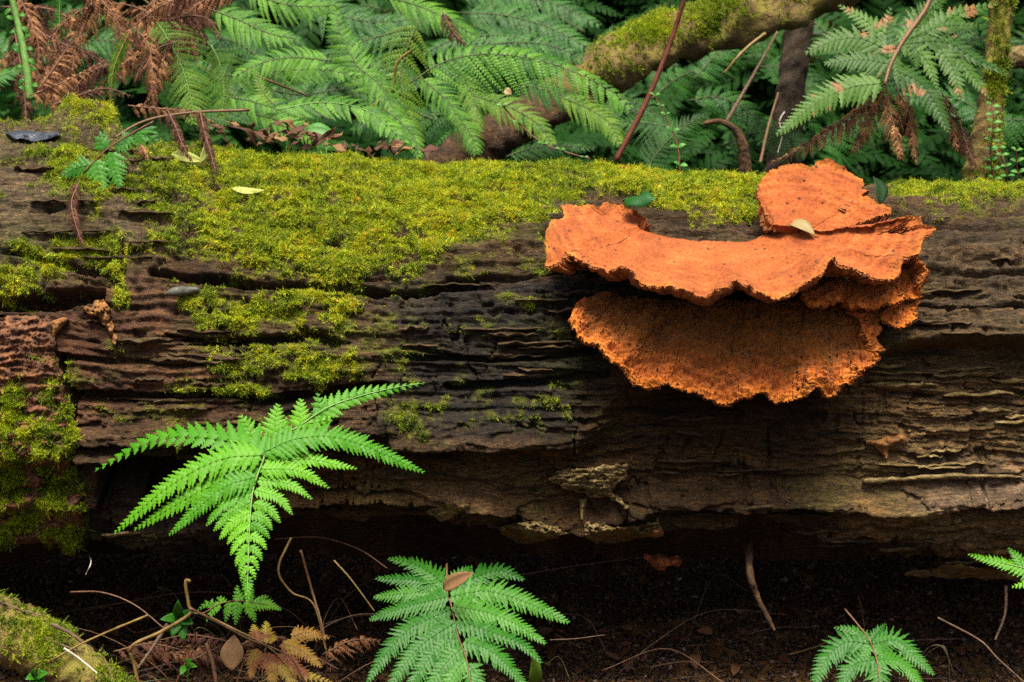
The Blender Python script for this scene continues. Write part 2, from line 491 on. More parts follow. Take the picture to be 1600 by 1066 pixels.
# the black hollow lower left
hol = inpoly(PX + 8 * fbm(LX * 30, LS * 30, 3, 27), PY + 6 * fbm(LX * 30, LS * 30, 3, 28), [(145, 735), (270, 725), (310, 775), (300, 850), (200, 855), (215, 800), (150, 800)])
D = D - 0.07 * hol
D = D + moss * (0.0005 + 0.007 * (0.3 + fbm(LX * 34, LS * 44, 4, 29)) + 0.006 * (0.2 + fbm(LX * 14, LS * 20, 3, 55)))
mnd = segdist(jx, jy, MOSS[0][0] + [MOSS[0][0][0]]) * np.where(inpoly(jx, jy, MOSS[0][0]), 1, -1)
D = D + 0.028 * sst(-34, 26, mnd) * (0.8 + 0.5 * fbm(LX * 20, LS * 20, 2, 30)) * front
D = np.where(front, D, np.clip(D, -0.02, 0.02))
LV = np.stack([BX, BY, BZ], -1) + NL * D[..., None]
# pieces sag a little under the overhangs
LV[..., 0] += 0.003 * fbm(LX * 50, sw * 60, 2, 31)

# colour of the wood itself, place by place
BJX = PX + 22 * fbm(LX * 18, LS * 24, 3, 33); BJY = PY + 14 * fbm(LX * 18, LS * 24, 3, 34)
BN = fbm(LX * 40, LS * 90, 4, 47)
def blob(poly, soft=30):
    ins = inpoly(BJX, BJY, poly)
    sd_ = segdist(BJX, BJY, poly + [poly[0]]) * np.where(ins, 1, -1)
    return sst(-40, 40, sd_ + 45 * BN)
base = np.ones(PX.shape + (3,)) * np.array([0.060, 0.038, 0.020])
for poly, c in [
    ([(-200, 200), (180, 210), (250, 330), (230, 420), (-200, 430)], (0.095, 0.078, 0.052)),
    ([(100, 470), (300, 470), (330, 560), (340, 640), (120, 640)], (0.125, 0.066, 0.040)),
    ([(-200, 470), (200, 470), (200, 560), (-200, 560)], (0.07, 0.035, 0.020)),
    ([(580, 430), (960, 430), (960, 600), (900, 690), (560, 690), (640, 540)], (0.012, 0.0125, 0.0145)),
    ([(1380, 330), (1800, 330), (1800, 530), (1380, 530)], (0.075, 0.056, 0.032)),
    ([(420, 700), (960, 690), (960, 850), (420, 850)], (0.085, 0.052, 0.016)),
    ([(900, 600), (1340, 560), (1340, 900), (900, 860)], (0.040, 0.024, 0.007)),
    ([(1310, 560), (1800, 540), (1800, 920), (1310, 900)], (0.15, 0.108, 0.052)),
    ([(1440, 745), (1800, 745), (1800, 800), (1440, 800)], (0.16, 0.125, 0.10)),
    ([(650, 775), (760, 780), (760, 815), (650, 812)], (0.19, 0.13, 0.07)),
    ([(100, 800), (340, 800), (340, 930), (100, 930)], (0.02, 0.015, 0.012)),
]:
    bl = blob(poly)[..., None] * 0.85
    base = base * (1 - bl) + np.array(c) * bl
st = 0.5 + 0.75 * fbm(LX * 8, sw * 140, 4, 35, 0.6) + 0.5 * fbm(LX * 14, LS * 20, 3, 36)
base = base * np.array([0.56, 0.50, 0.42]) * np.clip(0.25 + 1.4 * st, 0.15, 2.4)[..., None]
pale = sst(0.28, 0.55, fbm(LX * 16, sw * 85, 4, 37))[..., None] * 0.55
base = base * (1 - pale) + pale * base * np.array([2.2, 2.0, 1.7])
mc = np.array([0.085, 0.092, 0.010])
mk = np.clip(moss * 1.1, 0, 1)[..., None]
alg = (0.35 * sst(0.0, 0.5, fbm(LX * 12, LS * 16, 4, 38)) * front)[..., None]      # thin green film
base = base * (1 - alg) + alg * np.array([0.045, 0.05, 0.012])
base = base * (1 - mk) + mc * mk * np.clip(0.2 + 1.5 * (0.5 + fbm(LX * 120, LS * 160, 4, 39, .65)), .08, 2)[..., None]

def log_mat():
    m, t, b = mat_new('weathered_log_wood')
    a = N(t, 'ShaderNodeAttribute', attribute_name='Col')
    mp = coords(t, (90, 560, 560))
    n = N(t, 'ShaderNodeTexNoise', Scale=1.0, Detail=7, Roughness=0.68)
    t.links.new(mp.outputs[0], n.inputs['Vector'])
    r = ramp(t, [(0.25, (0.30, 0.29, 0.28)), (0.5, (0.9, 0.9, 0.9)), (0.72, (2.2, 2.05, 1.8))])
    t.links.new(n.outputs['Fac'], r.inputs[0])
    mp2 = coords(t, (14, 40, 40))
    n2 = N(t, 'ShaderNodeTexNoise', Scale=1.0, Detail=6, Roughness=0.6)
    t.links.new(mp2.outputs[0], n2.inputs['Vector'])
    c = mixc(t, 1.0, a.outputs['Color'], r.outputs[0], 'MULTIPLY')
    mp4 = coords(t, (260, 380, 380))
    n4 = N(t, 'ShaderNodeTexNoise', Scale=1.0, Detail=6, Roughness=0.7)
    t.links.new(mp4.outputs[0], n4.inputs['Vector'])
    r4 = ramp(t, [(0.34, (0.35, 0.33, 0.30)), (0.5, (1, 1, 1)), (0.68, (1.7, 1.6, 1.4))])
    t.links.new(n4.outputs['Fac'], r4.inputs[0])
    c = mixc(t, 0.8, c, r4.outputs[0], 'MULTIPLY')
    t.links.new(c, b.inputs['Base Color'])
    rr = N(t, 'ShaderNodeMapRange')
    t.links.new(n2.outputs['Fac'], rr.inputs[0])
    rr.inputs[1].default_value = 0.35; rr.inputs[2].default_value = 0.65
    rr.inputs[3].default_value = 0.45; rr.inputs[4].default_value = 0.95
    t.links.new(rr.outputs[0], b.inputs['Roughness'])
    b.inputs['Specular IOR Level'].default_value = 0.16
    hs = N(t, 'ShaderNodeMath', operation='ADD')
    t.links.new(n.outputs['Fac'], hs.inputs[0]); t.links.new(n4.outputs['Fac'], hs.inputs[1])
    bu = N(t, 'ShaderNodeBump', Strength=1.0, Distance=0.0022)
    t.links.new(hs.outputs[0], bu.inputs['Height'])
    t.links.new(bu.outputs[0], b.inputs['Normal'])
    return m
M['log'] = log_mat()
log_origin = np.array([0.0, YC, 0.0])
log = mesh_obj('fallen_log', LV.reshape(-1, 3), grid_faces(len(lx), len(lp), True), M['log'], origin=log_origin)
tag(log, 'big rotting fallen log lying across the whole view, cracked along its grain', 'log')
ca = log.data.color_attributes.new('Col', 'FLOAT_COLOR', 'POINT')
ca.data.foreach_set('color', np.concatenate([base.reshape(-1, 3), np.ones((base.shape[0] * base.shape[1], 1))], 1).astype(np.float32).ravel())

# nearest log surface for a photo column and row
LPX, LPY, LPD = proj(LV)
CS = 4.0
NXC, NYC = int(2000 / CS), int(1100 / CS)
dm = np.full((NXC, NYC), 1e9)
ci = ((LPX + 200) / CS).astype(int); cj = (LPY / CS).astype(int)
ok = (ci >= 0) & (ci < NXC) & (cj >= 0) & (cj < NYC) & front
np.minimum.at(dm, (ci[ok], cj[ok]), LPD[ok])
for it in range(4):
    bad = dm > 1e8
    nb = np.full(dm.shape, 1e9)
    for ax in (0, 1):
        for sh in (-1, 1):
            nb = np.minimum(nb, np.roll(dm, sh, ax))
    dm[bad] = nb[bad]

def logdep(px, py, blur=0):
    i = np.clip(((np.asarray(px) + 200) / CS), 0, NXC - 1.001); j = np.clip(np.asarray(py) / CS, 0, NYC - 1.001)
    i0 = i.astype(int); j0 = j.astype(int); fi = i - i0; fj = j - j0
    g = dms if blur else dm
    a, b, c, d = g[i0, j0], g[np.minimum(i0 + 1, NXC - 1), j0], g[i0, np.minimum(j0 + 1, NYC - 1)], g[np.minimum(i0 + 1, NXC - 1), np.minimum(j0 + 1, NYC - 1)]
    v = a * (1 - fi) * (1 - fj) + b * fi * (1 - fj) + c * (1 - fi) * fj + d * fi * fj
    return np.where(v > 5, 1.35, v)
dms = np.where(dm > 5, 1.35, dm)
for it in range(5):
    dms = (dms + np.roll(dms, 1, 0) + np.roll(dms, -1, 0) + np.roll(dms, 1, 1) + np.roll(dms, -1, 1)) / 5

def ONL(px, py, lift=0.0, blur=0):     # point on the log under a photo pixel, lifted towards us
    d = ray(px, py)
    return CAM + d * (float(logdep(px, py, blur)) - lift)

# ------------------------------------------------------------------ moss
def sprig(kind, rng):
    Vs, Fs, k = [], [], 0
    nst = (4, 5, 3, 6)[kind]
    for s in range(nst):
        az = rng.uniform(0, 6.28); lean = rng.uniform(0.15, 0.95)
        L = rng.uniform(0.004, 0.0075) * (1.0, 0.8, 1.35, 0.65)[kind]
        d = np.array([math.cos(az) * lean, math.sin(az) * lean, 1.0]); d /= np.linalg.norm(d)
        sag = rng.uniform(0.2, 0.9)
        o = np.array([rng.uniform(-1, 1), rng.uniform(-1, 1), 0]) * 0.0016
        nl = 9
        side = nrm(np.cross(d, [0.3, 0.2, 1.0])); nn = np.cross(side, d)
        for i in range(nl):
            t = (i + 0.6) / nl
            c = o + d * L * t + np.array([math.cos(az), math.sin(az), -0.35]) * sag * L * t * t * 0.7
            for sg in (-1, 1):
                a = rng.uniform(-0.7, 0.7)
                dr = nrm(side * sg * math.cos(a) + nn * math.sin(a) + d * rng.uniform(0.4, 1.0))
                ll = rng.uniform(0.0011, 0.0018) * (1.15 - 0.6 * t)
                wv = nrm(np.cross(dr, nn + rng.normal(0, .3, 3))) * ll * 0.24
                Vs.append([c - wv, c + wv, c + dr * ll]); Fs.append([k, k + 1, k + 2]); k += 3
    return np.array(Vs).reshape(-1, 3), np.array(Fs)

def moss_mat(name, stops):
    m, t, b = mat_new(name)
    a = N(t, 'ShaderNodeAttribute', attribute_name='tint', attribute_type='INSTANCER')
    r = ramp(t, stops)
    t.links.new(a.outputs['Fac'], r.inputs[0])
    t.links.new(r.outputs[0], b.inputs['Base Color'])
    b.inputs['Roughness'].default_value = 0.55
    b.inputs['Specular IOR Level'].default_value = 0.3
    tr = N(t, 'ShaderNodeBsdfTranslucent')
    t.links.new(r.outputs[0], tr.inputs['Color'])
    mx = N(t, 'ShaderNodeMixShader'); mx.inputs[0].default_value = 0.3
    t.links.new(b.outputs[0], mx.inputs[1]); t.links.new(tr.outputs[0], mx.inputs[2])
    t.links.new(mx.outputs[0], t.nodes['Material Output'].inputs['Surface'])
    return m
M['moss'] = moss_mat('moss_leaf', [(0.0, (0.016, 0.032, 0.004)), (0.26, (0.065, 0.115, 0.006)), (0.52, (0.20, 0.275, 0.007)), (0.78, (0.40, 0.43, 0.011)), (1.0, (0.42, 0.25, 0.016))])

def scatter(name, pts, eul, scl, tint, protos, label):
    """one stuff object: small pieces set on points"""
    m = bpy.data.meshes.new(name)
    m.vertices.add(len(pts)); m.vertices.foreach_set('co', np.asarray(pts, np.float32).ravel())
    for an, tp, v, key in (('eul', 'FLOAT_VECTOR', eul, 'vector'), ('scl', 'FLOAT', scl, 'value'), ('tint', 'FLOAT', tint, 'value')):
        at = m.attributes.new(an, tp, 'POINT')
        at.data.foreach_set(key, np.asarray(v, np.float32).ravel())
    at = m.attributes.new('pick', 'INT', 'POINT')
    at.data.foreach_set('value', RNG.integers(0, len(protos), len(pts)).astype(np.int32))
    o = bpy.data.objects.new(name, m); COL.objects.link(o)
    g = bpy.data.node_groups.new(name + '_spread', 'GeometryNodeTree')
    g.interface.new_socket('Geometry', in_out='INPUT', socket_type='NodeSocketGeometry')
    g.interface.new_socket('Geometry', in_out='OUTPUT', socket_type='NodeSocketGeometry')
    gi = g.nodes.new('NodeGroupInput'); go = g.nodes.new('NodeGroupOutput')
    ip = g.nodes.new('GeometryNodeInstanceOnPoints')
    ip.inputs['Pick Instance'].default_value = True
    jn = g.nodes.new('GeometryNodeJoinGeometry')
    for p in reversed(protos):
        oi = g.nodes.new('GeometryNodeObjectInfo'); oi.inputs['Object'].default_value = p
        oi.inputs['As Instance'].default_value = True
        g.links.new(oi.outputs['Geometry'], jn.inputs[0])
    def att(nm, tp):
        a = g.nodes.new('GeometryNodeInputNamedAttribute'); a.data_type = tp; a.inputs['Name'].default_value = nm
        return a.outputs['Attribute']
    g.links.new(gi.outputs[0], ip.inputs['Points'])
    g.links.new(jn.outputs[0], ip.inputs['Instance'])
    g.links.new(att('pick', 'INT'), ip.inputs['Instance Index'])
    e2r = g.nodes.new('FunctionNodeEulerToRotation')
    g.links.new(att('eul', 'FLOAT_VECTOR'), e2r.inputs[0])
    g.links.new(e2r.outputs[0], ip.inputs['Rotation'])
    g.links.new(att('scl', 'FLOAT'), ip.inputs['Scale'])
    g.links.new(ip.outputs[0], go.inputs[0])
    md = o.modifiers.new('spread', 'NODES'); md.node_group = g
    return tag(o, label, kind='stuff')

def euler_to(dirs, spin):
    z = nrm(dirs)
    a = np.where(np.abs(z[:, 2:3]) < 0.9, np.array([[0, 0, 1.0]]), np.array([[1.0, 0, 0]]))
    x = nrm(np.cross(a, z)); y = np.cross(z, x)
    c, s = np.cos(spin)[:, None], np.sin(spin)[:, None]
    x, y = x * c + y * s, y * c - x * s
    return np.stack([np.arctan2(y[:, 2], z[:, 2]), -np.arcsin(np.clip(x[:, 2], -1, 1)), np.arctan2(x[:, 1], x[:, 0])], -1)

def protos_of(fn, name, mat, n):
    out = []
    for k in range(n):
        V, F = fn(k, np.random.default_rng(100 + k))
        m = fast_mesh(name, V, F, True); m.materials.append(mat)
        out.append(bpy.data.objects.new(name, m))
    return out
SPRIGS = protos_of(sprig, 'moss_sprig', M['moss'], 4)

du = np.gradient(LV, axis=0); dv = np.gradient(LV, axis=1)
LN = nrm(np.cross(dv, du)); LN *= np.sign((LN * NL).sum(-1, keepdims=True))
wgt = (moss * np.linalg.norm(np.cross(du, dv), axis=-1) * (np.abs(LX) < 0.6) * (np.abs(LX) < 0.484)).ravel()
NM = 150000
pk = RNG.choice(len(wgt), NM, p=wgt / wgt.sum())
nph = len(lp)
stg = np.where(RNG.random(NM) < 0.16, RNG.exponential(5.0, NM), RNG.exponential(0.7, NM)).astype(int)      # stragglers creep down from the edges
pk = np.minimum(pk // nph * nph + np.minimum(pk % nph + stg, nph - 14), len(wgt) - 1)
mp_ = LV.reshape(-1, 3)[pk] + RNG.uniform(-0.0007, 0.0007, (NM, 3))
mn_ = LN.reshape(-1, 3)[pk]
mo_ = moss.ravel()[pk]; px_ = PX.ravel()[pk]; py_ = PY.ravel()[pk]
dirs = mn_ * 0.9 + np.array([0, -0.12, 0.35]) + RNG.normal(0, 0.35, (NM, 3))
low = fbm(px_ * 0.02, py_ * 0.03, 2, 50) > 0.1
dirs[:, 2] -= 0.55 * (py_ > 330) * (RNG.random(NM) < 0.5)
tn = 0.56 + 0.36 * fbm(px_ * 0.011, py_ * 0.016, 4, 51) + 0.32 * fbm(px_ * 0.06, py_ * 0.08, 3, 53) + RNG.normal(0, 0.14, NM) + 0.14 * (mo_ - 0.7)
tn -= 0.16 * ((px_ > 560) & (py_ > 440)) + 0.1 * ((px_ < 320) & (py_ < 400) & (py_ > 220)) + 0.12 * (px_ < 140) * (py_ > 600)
sc_ = RNG.uniform(0.28, 0.78, NM) * (0.45 + 0.6 * mo_) * np.clip(1 + 0.5 * fbm(px_ * 0.05, py_ * 0.07, 2, 56), .5, 1.6)
scatter('moss', mp_ - mn_ * 0.001, euler_to(dirs, RNG.uniform(0, 6.28, NM), ), sc_, np.clip(tn, 0.02, 0.98), SPRIGS,
        'yellow green feathery moss carpeting the top and ledges of the fallen log')

# ------------------------------------------------------------------ patches of bark and splinters on the log
M['bark'] = noise_mat('rotten_bark', [(0.25, (0.02, 0.011, 0.007)), (0.48, (0.075, 0.032, 0.016)), (0.62, (0.15, 0.062, 0.022)), (0.8, (0.22, 0.10, 0.045))],
                      (120, 120, 160), 0.9, 1.0, 0.004, 8)
M['splinter'] = noise_mat('pale_rotten_wood', [(0.3, (0.025, 0.016, 0.006)), (0.5, (0.10, 0.072, 0.028)), (0.72, (0.27, 0.21, 0.10))],
                          (110, 260, 260), 0.9, 1.0, 0.004, 8, spec=0.1)
M['splinter_dark'] = noise_mat('dark_rotten_wood', [(0.25, (0.012, 0.008, 0.004)), (0.5, (0.035, 0.023, 0.011)), (0.75, (0.085, 0.06, 0.032))],
                          (110, 260, 260), 0.9, 1.0, 0.004, 8, spec=0.1)
M['red_rot'] = noise_mat('reddish_rot', [(0.3, (0.07, 0.018, 0.006)), (0.55, (0.2, 0.055, 0.015)), (0.8, (0.36, 0.14, 0.04))], (150, 150, 150), 0.9, 1.0, 0.003, 7)
M['orange_rot'] = noise_mat('orange_rot', [(0.3, (0.05, 0.022, 0.006)), (0.5, (0.14, 0.06, 0.014)), (0.75, (0.26, 0.13, 0.035))], (150, 150, 150), 0.9, 1.0, 0.003, 7)

def patch(name, poly, lift, thick, mat, res=4.0, jag=6.0, rough=0.004, seed=0, tilt=0.0, label=None, fib=(0.04, 0.3), curl=0.0):
    poly = [(float(a), float(b)) for a, b in poly]
    xs = [p[0] for p in poly]; ys = [p[1] for p in poly]
    ax = np.arange(min(xs) - jag, max(xs) + jag + res, res); ay = np.arange(min(ys) - jag, max(ys) + jag + res, res)
    A, B = np.meshgrid(ax, ay, indexing='ij')
    ins = inpoly(A + jag * fbm(A * 0.07 + seed, B * 0.09, 3, 60 + seed), B + jag * fbm(A * 0.06, B * 0.12 + seed, 3, 61 + seed), poly)
    if ins.sum() < 6:
        return None
    dep = logdep(A, B, 1)
    de = np.minimum.reduce([segdist(A, B, poly + [poly[0]])])
    k = 1 - np.exp(-de / 10.0)
    h = lift * (0.25 + 0.75 * k) + 0.35 * rough * fbm(A * 0.21, B * 0.30 + seed, 3, 63 + seed) + rough * fbm(A * fib[0] + seed, B * fib[1], 4, 62 + seed, 0.6) + tilt * (B - np.mean(ys)) / 100.0 + curl * (1 - k)
    d = np.array([0, 0, 0])[None]
    rays = FW[None, None] + ((A - 800) / FPX)[..., None] * np.array([1.0, 0, 0]) + ((533 - B) / FPX)[..., None] * UP
    Vf = CAM + rays * (dep - h)[..., None]
    Vb = Vf + rays * thick
    nu, nv = A.shape
    cell = ins[:-1, :-1] & ins[1:, :-1] & ins[:-1, 1:] & ins[1:, 1:]
    gf = grid_faces(nu, nv).reshape(nu - 1, nv - 1, 4)
    F = gf[cell]
    lab = np.zeros(cell.shape, int); best = None      # keep the largest connected piece only
    for ci_, cj_ in zip(*np.nonzero(cell)):
        if lab[ci_, cj_]: continue
        stack = [(ci_, cj_)]; lab[ci_, cj_] = 1; grp = []
        while stack:
            a_, b_ = stack.pop(); grp.append((a_, b_))
            for da, db in ((1, 0), (-1, 0), (0, 1), (0, -1)):
                u_, v_ = a_ + da, b_ + db
                if 0 <= u_ < cell.shape[0] and 0 <= v_ < cell.shape[1] and cell[u_, v_] and not lab[u_, v_]:
                    lab[u_, v_] = 1; stack.append((u_, v_))
        if best is None or len(grp) > len(best): best = grp
    cell = np.zeros(cell.shape, bool)
    if best:
        cell[tuple(np.array(best).T)] = True
    F = gf[cell]
    if len(F) == 0:
        return None
    # draw the stepped outline out into a smooth one
    ed = np.vstack([F[:, [0, 1]], F[:, [1, 2]], F[:, [2, 3]], F[:, [3, 0]]])
    key = np.sort(ed, 1); _, ix, ct = np.unique(key[:, 0].astype(np.int64) * (nu * nv) + key[:, 1], return_index=True, return_counts=True)
    be = key[ix[ct == 1]]
    Vff, Vbf = Vf.reshape(-1, 3).copy(), Vb.reshape(-1, 3).copy()
    bv = np.unique(be); deg = np.zeros(nu * nv)
    np.add.at(deg, be[:, 0], 1); np.add.at(deg, be[:, 1], 1)
    for it in range(4):
        for W_ in (Vff, Vbf):
            ac = np.zeros_like(W_); np.add.at(ac, be[:, 0], W_[be[:, 1]]); np.add.at(ac, be[:, 1], W_[be[:, 0]])
            W_[bv] = 0.45 * W_[bv] + 0.55 * ac[bv] / deg[bv][:, None]
    Vf, Vb = Vff, Vbf
    n0 = nu * nv
    faces = [F[:, ::-1], F + n0]
    cp = np.pad(cell, 1)
    for (di, dj, e) in ((-1, 0, (0, 1)), (1, 0, (2, 3)), (0, -1, (3, 0)), (0, 1, (1, 2))):
        nb = cp[1 + di:1 + di + nu - 1, 1 + dj:1 + dj + nv - 1]
        S = gf[cell & ~nb]
        faces.append(np.stack([S[:, e[0]], S[:, e[1]], S[:, e[1]] + n0, S[:, e[0]] + n0], -1))
    F = np.vstack(faces)
    V = np.vstack([Vf.reshape(-1, 3), Vb.reshape(-1, 3)])
    used, inv = np.unique(F, return_inverse=True)
    o = mesh_obj(name, V[used], inv.reshape(-1, 4), mat, parent=log)
    if label: o['label'] = label
    return o

slab_poly = [(-160, 492), (-40, 488), (60, 492), (82, 500), (92, 560), (100, 600), (112, 640), (118, 690), (110, 730), (128, 760), (134, 830), (118, 862), (60, 850), (-160, 880)]
slab = patch('bark_slab', slab_poly, 0.018, 0.03, M['bark'], res=2.6, jag=12, rough=0.013, seed=3, label='thick slab of crumbling red brown bark', fib=(0.035, 0.11))
patch('bark_flap', [(852, 748), (880, 732), (930, 728), (985, 722), (980, 745), (960, 765), (985, 792), (978, 800), (950, 778), (925, 780), (905, 772), (880, 765)], 0.018, 0.006, M['splinter'], res=2.0, jag=8, rough=0.012, seed=4, label='pale peeling flake of wood with a hanging tip', curl=0.008)
patch('bark_flap', [(903, 776), (920, 776), (914, 800), (910, 822), (905, 810)], 0.02, 0.004, M['splinter'], res=2.0, jag=2, seed=5)
patch('bark_flap', [(775, 822), (830, 812), (868, 820), (900, 835), (870, 842), (820, 855), (785, 838)], 0.012, 0.010, M['splinter'], res=2.0, jag=9, rough=0.016, seed=6, fib=(0.1, 0.2))
patch('bark_flap', [(910, 815), (985, 822), (1030, 810), (1040, 835), (990, 845), (935, 852), (918, 845)], 0.012, 0.010, M['splinter'], res=2.0, jag=9, rough=0.016, seed=7, fib=(0.1, 0.2))
patch('bark_flap', [(660, 798), (700, 785), (740, 788), (725, 800), (700, 812), (690, 818)], 0.014, 0.006, M['splinter'], res=2.0, jag=4, rough=0.006, seed=8)
patch('bark_flap', [(1340, 748), (1430, 742), (1490, 738), (1600, 742), (1600, 748), (1500, 750), (1430, 752), (1350, 758)], 0.016, 0.006, M['splinter'], res=2.5, jag=4, rough=0.004, seed=9)
patch('bark_flap', [(1395, 808), (1470, 795), (1500, 798), (1505, 810), (1495, 826), (1485, 815), (1440, 818)], 0.02, 0.005, M['splinter'], res=2.0, jag=4, rough=0.005, seed=10, label='pale splinter with a hooked end')
patch('bark_flap', [(1405, 895), (1450, 885), (1500, 880), (1560, 890), (1640, 900), (1640, 912), (1500, 905), (1410, 902)], 0.02, 0.008, M['splinter'], res=2.5, jag=5, rough=0.008, seed=11)
patch('rot_crust', [(998, 862), (1030, 866), (1062, 868), (1070, 880), (1050, 890), (1030, 894), (1012, 882)], 0.03, 0.02, M['red_rot'], res=2.5, jag=8, rough=0.008, seed=12, fib=(0.1, 0.15), label='rusty red crumbling crust')
patch('rot_crust', [(1015, 825), (1035, 820), (1040, 838), (1020, 842)], 0.024, 0.01, M['orange_rot'], res=2.0, jag=3, rough=0.006, seed=13, fib=(0.1, 0.15))
patch('rot_crust', [(125, 478), (160, 468), (178, 480), (172, 492), (182, 520), (190, 552), (178, 545), (162, 505), (140, 495)], 0.014, 0.01, M['orange_rot'], res=2.5, jag=9, rough=0.014, seed=14, fib=(0.1, 0.15), label='orange crumbling crust')
patch('rot_crust', [(80, 500), (105, 492), (112, 500), (90, 520), (82, 555), (70, 555)], 0.014, 0.01, M['orange_rot'], res=2.5, jag=6, rough=0.008, seed=15, fib=(0.1, 0.15))
patch('rot_crust', [(1345, 690), (1410, 675), (1425, 690), (1390, 700), (1385, 730), (1378, 705)], 0.012, 0.008, M['orange_rot'], res=2.5, jag=7, rough=0.006, seed=16, fib=(0.1, 0.15))
patch('bark_flap', [(145, 836), (200, 828), (228, 830), (220, 836), (170, 842)], 0.03, 0.008, M['splinter'], res=2.0, jag=3, seed=17)
patch('bark_flap', [(0, 205), (50, 203), (95, 206), (100, 214), (60, 222), (20, 218)], 0.012, 0.01, noise_mat('wet_slate_wood', [(0.3, (0.012, 0.015, 0.022)), (0.7, (0.04, 0.05, 0.07))], (60, 200, 200), 0.35, 0.6), res=2.5, jag=4, rough=0.006, seed=18, label='dark bluish wet flake')
# long splinters along the grain
rs = np.random.default_rng(5)
zones = [((1340, 1600), (570, 740), 18, 'splinter'), ((1400, 1600), (330, 520), 7, 'splinter_dark'), ((120, 340), (480, 640), 16, 'splinter_dark'), ((430, 880), (700, 800), 18, 'splinter_dark'),
         ((960, 1330), (640, 820), 14, 'splinter_dark'), ((1200, 1600), (830, 900), 10, 'splinter_dark'), ((0, 230), (220, 420), 14, 'splinter_dark'), ((620, 900), (440, 590), 14, 'splinter_dark')]
for (x0, x1), (y0, y1), n, mk_ in zones:
    for i in range(n):
        L = rs.uniform(30, 130); h = rs.uniform(1.5, 4.5); x = rs.uniform(x0, x1); y = rs.uniform(y0, y1); sl = rs.uniform(-0.05, 0.05)
        n_ = 9; ts = np.linspace(0, 1, n_); wob = rs.normal(0, 1.2, n_)
        prof = np.minimum(1, np.minimum(ts * rs.uniform(3, 8), (1 - ts) * rs.uniform(2, 6)) + .06) * rs.uniform(.7, 1.2, n_)
        up_ = rs.uniform(0.001, 0.006) * np.linspace(rs.uniform(.2, 1), rs.uniform(.2, 1), n_)
        c = np.array([ONL(x + L * t, y + sl * L * t + w_, u_ + .0015, 1) for t, w_, u_ in zip(ts, wob, up_)])
        hh = (h * prof)[:, None] * pxs(c[0])
        lift_ = np.array([0, -1, 0.25]) * rs.uniform(.0012, .003)
        ring = np.stack([c + hh * np.array([0, .1, 1.0]), c + lift_ * prof[:, None] + hh * .3 * rs.normal(0, 1, (n_, 1)) * np.array([0, 0, 1.0]), c - hh * np.array([0, .1, 1.0]), c + np.array([0, .004, 0])], 1)
        F_ = grid_faces(n_, 4, True)
        F_ = np.vstack([F_, [[0, 3, 2, 1]], [[(n_ - 1) * 4 + q for q in (0, 1, 2, 3)]]])
        mesh_obj('wood_splinter', ring.reshape(-1, 3), F_, M[mk_], parent=log, smooth_=False)
# moss over the lower part of the bark slab
sv = np.empty(len(slab.data.vertices) * 3, np.float32); slab.data.vertices.foreach_get('co', sv)
sv = sv.reshape(-1, 3)[:len(sv) // 6] + log_origin
spx, spy, spd = proj(sv)
sw_ = np.clip(sst(560, 700, spy + 50 * fbm(spx * .03, spy * .03, 3, 90)) * sst(-.15, .25, fbm(spx * .03, spy * .035, 4, 91)), 0, 1) * (spx > -60)
NS = 6000
si = RNG.choice(len(sv), NS, p=sw_ / sw_.sum())
sdir = np.array([0, -.75, .6]) + RNG.normal(0, .4, (NS, 3))
stn = .50 + .3 * fbm(spx[si] * .03, spy[si] * .03, 3, 92) + RNG.normal(0, .12, NS)
scatter('slab_moss', sv[si] + RNG.normal(0, .0006, (NS, 3)), euler_to(sdir, RNG.uniform(0, 6.28, NS)), RNG.uniform(.4, 1.0, NS), np.clip(stn, .02, .95), SPRIGS, 'green moss growing over the lower part of the red brown bark slab')
# ------------------------------------------------------------------ bracket fungus
def fungus_mat(name, stops, specks=True, bump=0.5):
    m, t, b = mat_new(name)
    mp = coords(t, (45, 45, 45))
    n = N(t, 'ShaderNodeTexNoise', Scale=1.0, Detail=6, Roughness=0.6)
    t.links.new(mp.outputs[0], n.inputs['Vector'])
    r = ramp(t, stops)
    t.links.new(n.outputs['Fac'], r.inputs[0])
    a = N(t, 'ShaderNodeAttribute', attribute_name='Col')
    c = mixc(t, 1.0, r.outputs[0], a.outputs['Color'], 'MULTIPLY')
    mp2 = coords(t, (420, 420, 420))
    f = N(t, 'ShaderNodeTexNoise', Scale=1.0, Detail=4, Roughness=0.7)
    t.links.new(mp2.outputs[0], f.inputs['Vector'])
    r2 = ramp(t, [(0.34, (0.55, 0.50, 0.42)), (0.5, (0.96, 0.96, 0.96)), (0.7, (1.2, 1.25, 1.3))])
    t.links.new(f.outputs['Fac'], r2.inputs[0])
    c = mixc(t, 1.0, c, r2.outputs[0], 'MULTIPLY')
    if specks:
        v = N(t, 'ShaderNodeTexVoronoi', Scale=1.0, Randomness=1.0)
        mp3 = coords(t, (95, 95, 95))
        t.links.new(mp3.outputs[0], v.inputs['Vector'])
        r3 = ramp(t, [(0.09, (1, 1, 1)), (0.16, (0, 0, 0))])
        t.links.new(v.outputs['Distance'], r3.inputs[0])
        c = mixc(t, r3.outputs[0], c, (0.03, 0.012, 0.006))
    t.links.new(c, b.inputs['Base Color'])
    b.inputs['Roughness'].default_value = 0.85
    b.inputs['Specular IOR Level'].default_value = 0.2
    b.inputs['Sheen Weight'].default_value = 0.15
    b.inputs['Sheen Tint'].default_value = (1.0, 0.6, 0.3, 1)
    bu = N(t, 'ShaderNodeBump', Strength=bump, Distance=0.0014)
    t.links.new(f.outputs['Fac'], bu.inputs['Height'])
    t.links.new(bu.outputs[0], b.inputs['Normal'])
    return m
M['fungus'] = fungus_mat('fungus_flesh', [(0.3, (0.165, 0.034, 0.006)), (0.5, (0.235, 0.055, 0.010)), (0.72, (0.30, 0.082, 0.018))])
